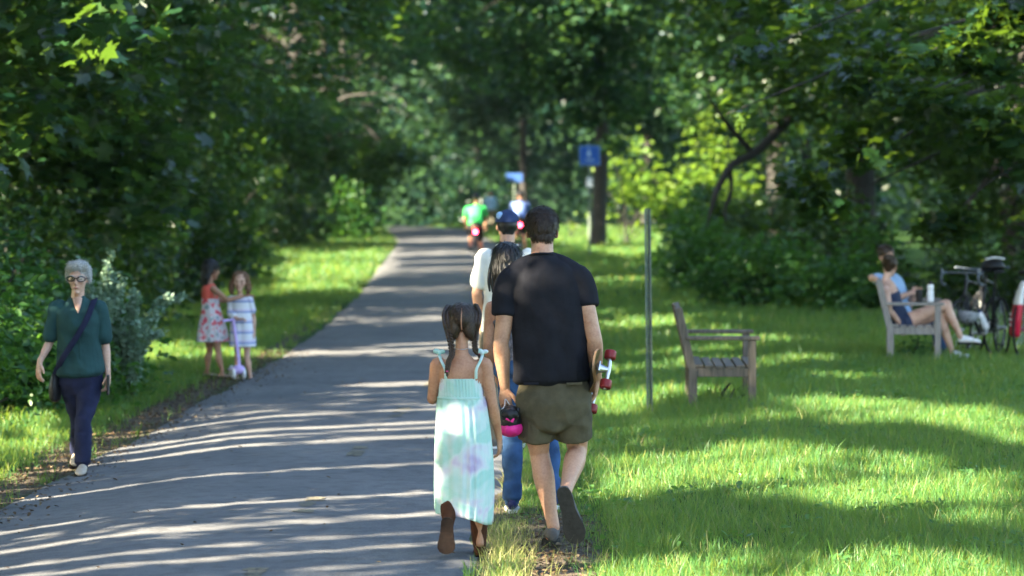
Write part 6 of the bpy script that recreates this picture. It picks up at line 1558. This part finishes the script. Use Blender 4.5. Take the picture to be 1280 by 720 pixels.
    for j, (x, y, h, lab) in enumerate([(-3.5, 26.2, 1.1, 'feathery silver-green plant with arching stems beside the left grass verge'), (-3.75, 25.6, 1.35, 'upright weed with thin seed stems above the left shrubs')]):
        zg = gzf(x, y); e = empty('wild_plant', (x, y, zg)); tag(e, lab, 'plant', 'wild plants on the left verge'); B = Blob(); C = []
        for i in range(16):
            q = rng.uniform(0, 6.28); r = rng.uniform(.15, .55) * (1 if j == 0 else .6); hh = h * rng.uniform(.6, 1); pts = [(0, 0, 0), (r * .25 * math.cos(q), r * .25 * math.sin(q), hh * .5), (r * .65 * math.cos(q), r * .65 * math.sin(q), hh * .85), (r * 1.1 * math.cos(q), r * 1.1 * math.sin(q), hh * (.95 if j == 0 else 1.05))]
            B.loft(pts, [.006, .005, .004, .002], n=5, sub=3); P = catmull(pts, 14)[8:]; C.append(np.repeat(P, 5, 0) + rng.normal(0, .02, (len(P) * 5, 3)))
        B.obj('stems', M['stem'], e); C = np.concatenate(C); V, Fc = leaf_geo(C, .055 if j == 0 else .045, rng, 'oval', .4, -.2); link('foliage', np_mesh('foliage', V, Fc, M['leaf_silver']), e)
    # undergrowth right
    g = 'undergrowth along the right-hand wood'
    for i, a in enumerate([(3.95, 47.0, 1.0, 1.0, 1.2, 2600, .13, 'soft green shrub at the left end of the right-hand undergrowth'), (5.3, 45.6, 1.3, 1.2, 1.5, 3600, .13, 'green shrub in the undergrowth left of the grey bench'), (6.9, 44.4, 1.4, 1.2, 1.6, 3600, .13, 'dark shrub in the undergrowth behind the grey bench'),
                           (8.6, 43.6, 1.5, 1.2, 1.7, 3600, .13, 'dark shrub in the undergrowth behind the bicycles'), (10.6, 43, 1.6, 1.2, 1.8, 2800, .14, 'dark shrub in the undergrowth at the right edge'), (3.7, 53, 1.1, 1.2, 1.5, 2400, .15, 'greyish shrub below the crooked dark limb'), (3.9, 61, 1.3, 1.4, 1.8, 2400, .17, 'shrub at the edge of the far lawn below the limb'), (5.2, 72, 1.7, 1.8, 2.2, 2600, .2, 'shrub before the sunlit bush'), (5.6, 50, 1.6, 1.6, 2.4, 3600, .15, 'tall shrub beneath the tree with the crooked limb'), (7.6, 80, 2, 2, 3, 2400, .22, 'shrub beside the sunlit bush under the right-hand wood')]):
        x, y, rx, ry, h, n, sz, lab = a; shrub('shrub', lab, x, y, rx, ry, h, n, sz, S if i in (0, 1, 5, 6) else R, 240 + i, g)
    for i, (x, y, h) in enumerate([(4.3, 30.55, .42)]):
        shrub('weed', 'leafy weed growing under the grey bench', x, y, .35, .3, h, 500, .05, S, 270 + i, cat='plant', cr=(.12, .2), ncl=12)
    shrub('weed', 'pale leafy weed growing under the empty brown bench', 1.85, 24.2, .26, .22, .24, 260, .045, M['leaf_bush'], 275, cat='plant', cr=(.08, .14), ncl=10)
    # crooked limb of the right-hand tree, modelled on its own tree
    t = [o for o in COL.objects if o.get('label', '').startswith('right-hand tree with a crooked')][0]
    B = Blob(); bl = np.array(t.location)
    W = lambda px, py, Y: np.array(at(px, py, Y)) - bl
    B.loft([W(985, 150, 53.5), W(945, 190, 53), W(915, 206, 52.5), W(897, 236, 52.4), W(889, 262, 52.3), W(884, 284, 52.3)], [.10, .085, .07, .06, .04, .012], n=10, sub=5)
    B.loft([W(912, 210, 52.6), W(914, 238, 52.6), W(906, 262, 52.5), W(909, 280, 52.4)], [.05, .04, .03, .01], n=10, sub=5)
    B.loft([W(940, 190, 53), W(905, 150, 52.6), W(880, 110, 52.5)], [.07, .04, .015], n=8, sub=5)
    B.obj('limb', M['bark'], t)
    # low growth at the end of the path
    for i, (x, y, rx, h, lab) in enumerate([(-6.2, 119, 2.4, 3.4, 'low growth left of the end of the path'), (-5.6, 113, 2.0, 6.0, 'tall dark growth crowding the left of the path end'), (-2.6, 124, 2.2, 2.6, 'low growth straight across the end of the path'), (1.2, 121, 2.2, 2.8, 'low growth right of the end of the path'), (4.6, 114, 2.4, 3.6, 'low growth right of the far lawn'), (8.6, 104, 2.6, 3.8, 'low growth at the far corner of the lawn'), (-9.6, 124, 2.6, 4, 'low growth at the far left of the path end')]):
        shrub('shrub', lab, x, y, rx, 1.8, h, 7500 if h > 5 else 3400, .30, M['leaf_end'], 300 + i, 'low growth closing the end of the path', cr=(.6, 1.0))
    # woods behind
    rng = np.random.default_rng(99)
    def cloud(n, xr, yr, zr): return np.stack([rng.uniform(*xr, n), rng.uniform(*yr, n), rng.uniform(*zr, n)], 1)
    c = np.concatenate([cloud(52000, (-34, 34), (150, 172), (-1, 22)), cloud(9000, (-60, -19), (110, 170), (-1, 22)), cloud(16000, (-40, 40), (175, 205), (-1, 24)), cloud(9000, (14, 50), (110, 170), (-1, 22))]); keep = (vnoise(c[:, 0] * .4, c[:, 2] * .4) > .3) | (np.abs(c[:, 0]) < 34); woodland('far_wood', 'far wood closing the view beyond the end of the path', c[keep], .6, M['leaf_end'], 1)
    c = cloud(22000, (-27, -18), (24, 115), (0, 14)); keep = vnoise(c[:, 1] * .4, c[:, 2] * .4) > .3; woodland('left_wood', 'dark wood behind the trees on the left', c[keep], .42, L, 2)
    c = cloud(24000, (13, 22), (44, 115), (0, 15)); keep = vnoise(c[:, 1] * .4, c[:, 2] * .4) > .3; woodland('right_wood', 'dark wood behind the trees on the right', c[keep], .42, R, 3)

def build_haze():
    B = Blob(); B.box((0, 500, 18), (1200, 1800, 30)); m = bpy.data.materials.new('haze_air'); m.use_nodes = True; nt = m.node_tree; nt.nodes.clear()
    out = nt.nodes.new('ShaderNodeOutputMaterial'); v = nt.nodes.new('ShaderNodeVolumePrincipled'); v.inputs['Color'].default_value = (.62, .86, 1.0, 1); v.inputs['Density'].default_value = HAZE; v.inputs['Anisotropy'].default_value = .2
    nt.links.new(v.outputs[0], out.inputs['Volume']); tag(B.flat('haze', m), 'thin blue-green summer haze under the trees', 'haze', kind='stuff')
HAZE = .00008

# ------------------------------------------------------------------ light and camera
def build_light():
    w = bpy.data.worlds.new('World'); SC.world = w; w.use_nodes = True; nt = w.node_tree; nt.nodes.clear()
    out = nt.nodes.new('ShaderNodeOutputWorld'); bg = nt.nodes.new('ShaderNodeBackground'); sky = nt.nodes.new('ShaderNodeTexSky')
    sky.sky_type = 'NISHITA'; sky.sun_disc = False; sky.sun_elevation = SUN_EL; sky.sun_rotation = math.atan2(-math.cos(SUN_AZ), -math.sin(SUN_AZ))
    bg.inputs[1].default_value = .075; nt.links.new(sky.outputs[0], bg.inputs[0]); nt.links.new(bg.outputs[0], out.inputs[0])
    l = bpy.data.lights.new('sun', 'SUN'); l.energy = 5; l.angle = math.radians(.5); l.color = (1, .88, .66); o = bpy.data.objects.new('sun', l); COL.objects.link(o)
    o.rotation_euler = Vector(SUN_D).to_track_quat('-Z', 'Y').to_euler(); o.location = (-30, -20, 30)

def build_camera():
    c = bpy.data.cameras.new('camera'); o = bpy.data.objects.new('camera', c); COL.objects.link(o); o.location = (0, 0, CAMH); o.rotation_euler = (math.radians(90), 0, 0)
    c.sensor_width = 36; c.lens = F * 36 / 1280; c.shift_y = -(360 - HOR) / 1280; c.clip_start = .1; c.clip_end = 4000
    c.dof.use_dof = True; c.dof.focus_distance = 16.0; c.dof.aperture_fstop = 2.5; c.dof.aperture_blades = 8
    SC.camera = o
    SC.view_settings.view_transform = 'Standard'; SC.view_settings.look = 'None'; SC.view_settings.exposure = EXPOSURE; SC.view_settings.gamma = 1
    SC.render.engine = 'CYCLES'; cy = SC.cycles; cy.max_bounces = 6; cy.diffuse_bounces = 3; cy.glossy_bounces = 2; cy.transmission_bounces = 4; cy.transparent_max_bounces = 4
    cy.use_denoising = True; cy.denoiser = 'OPENIMAGEDENOISE'; cy.caustics_reflective = False; cy.caustics_refractive = False; cy.sample_clamp_indirect = 6; cy.use_adaptive_sampling = False

EXPOSURE = 3.35
import time as _t
def step(f, *a, **k):
    t0 = _t.time(); f(*a, **k); print('%-20s %.1fs' % (getattr(f, '__name__', f), _t.time() - t0))
build_light(); build_camera()
step(build_haze); step(build_ground); step(build_path); step(build_grass); step(build_vegetation)
step(build_man); step(build_girl); step(build_jeans); step(build_cap); step(build_elder); step(build_sisters)
step(build_benches); step(build_couple); step(build_parked_bikes); step(build_post); step(build_signs); step(build_skateboard); step(build_held_helmet)
step(build_rider, (594.5 - 640) / 54.7, 65, 'cyclist in a bright neon green jersey riding away up the path', 'bicycle with a glowing red tail light ridden by the cyclist in neon green', M['neon'], M['blackplastic'], helm='dark helmet on the head of the cyclist in neon green')
step(build_rider, (650 - 640) / 48.7, 73, 'cyclist in a blue and white jersey half hidden behind the man in the cap', 'bicycle with a red tail light ridden by the cyclist in blue and white', M['bluejersey'], M['blackplastic'], helm='dark helmet worn by the cyclist in blue and white')
step(build_walker, (565 - 640) / 27.5, 126, 1.62, 'distant walker in dark blue clothes at the end of the path', M['darkblue'], M['darkblue'])
step(build_walker, (613 - 640) / 33., 108, 1.55, 'distant walker in a pale blue top between the two cyclists', M['paleblue'], M['khaki'])
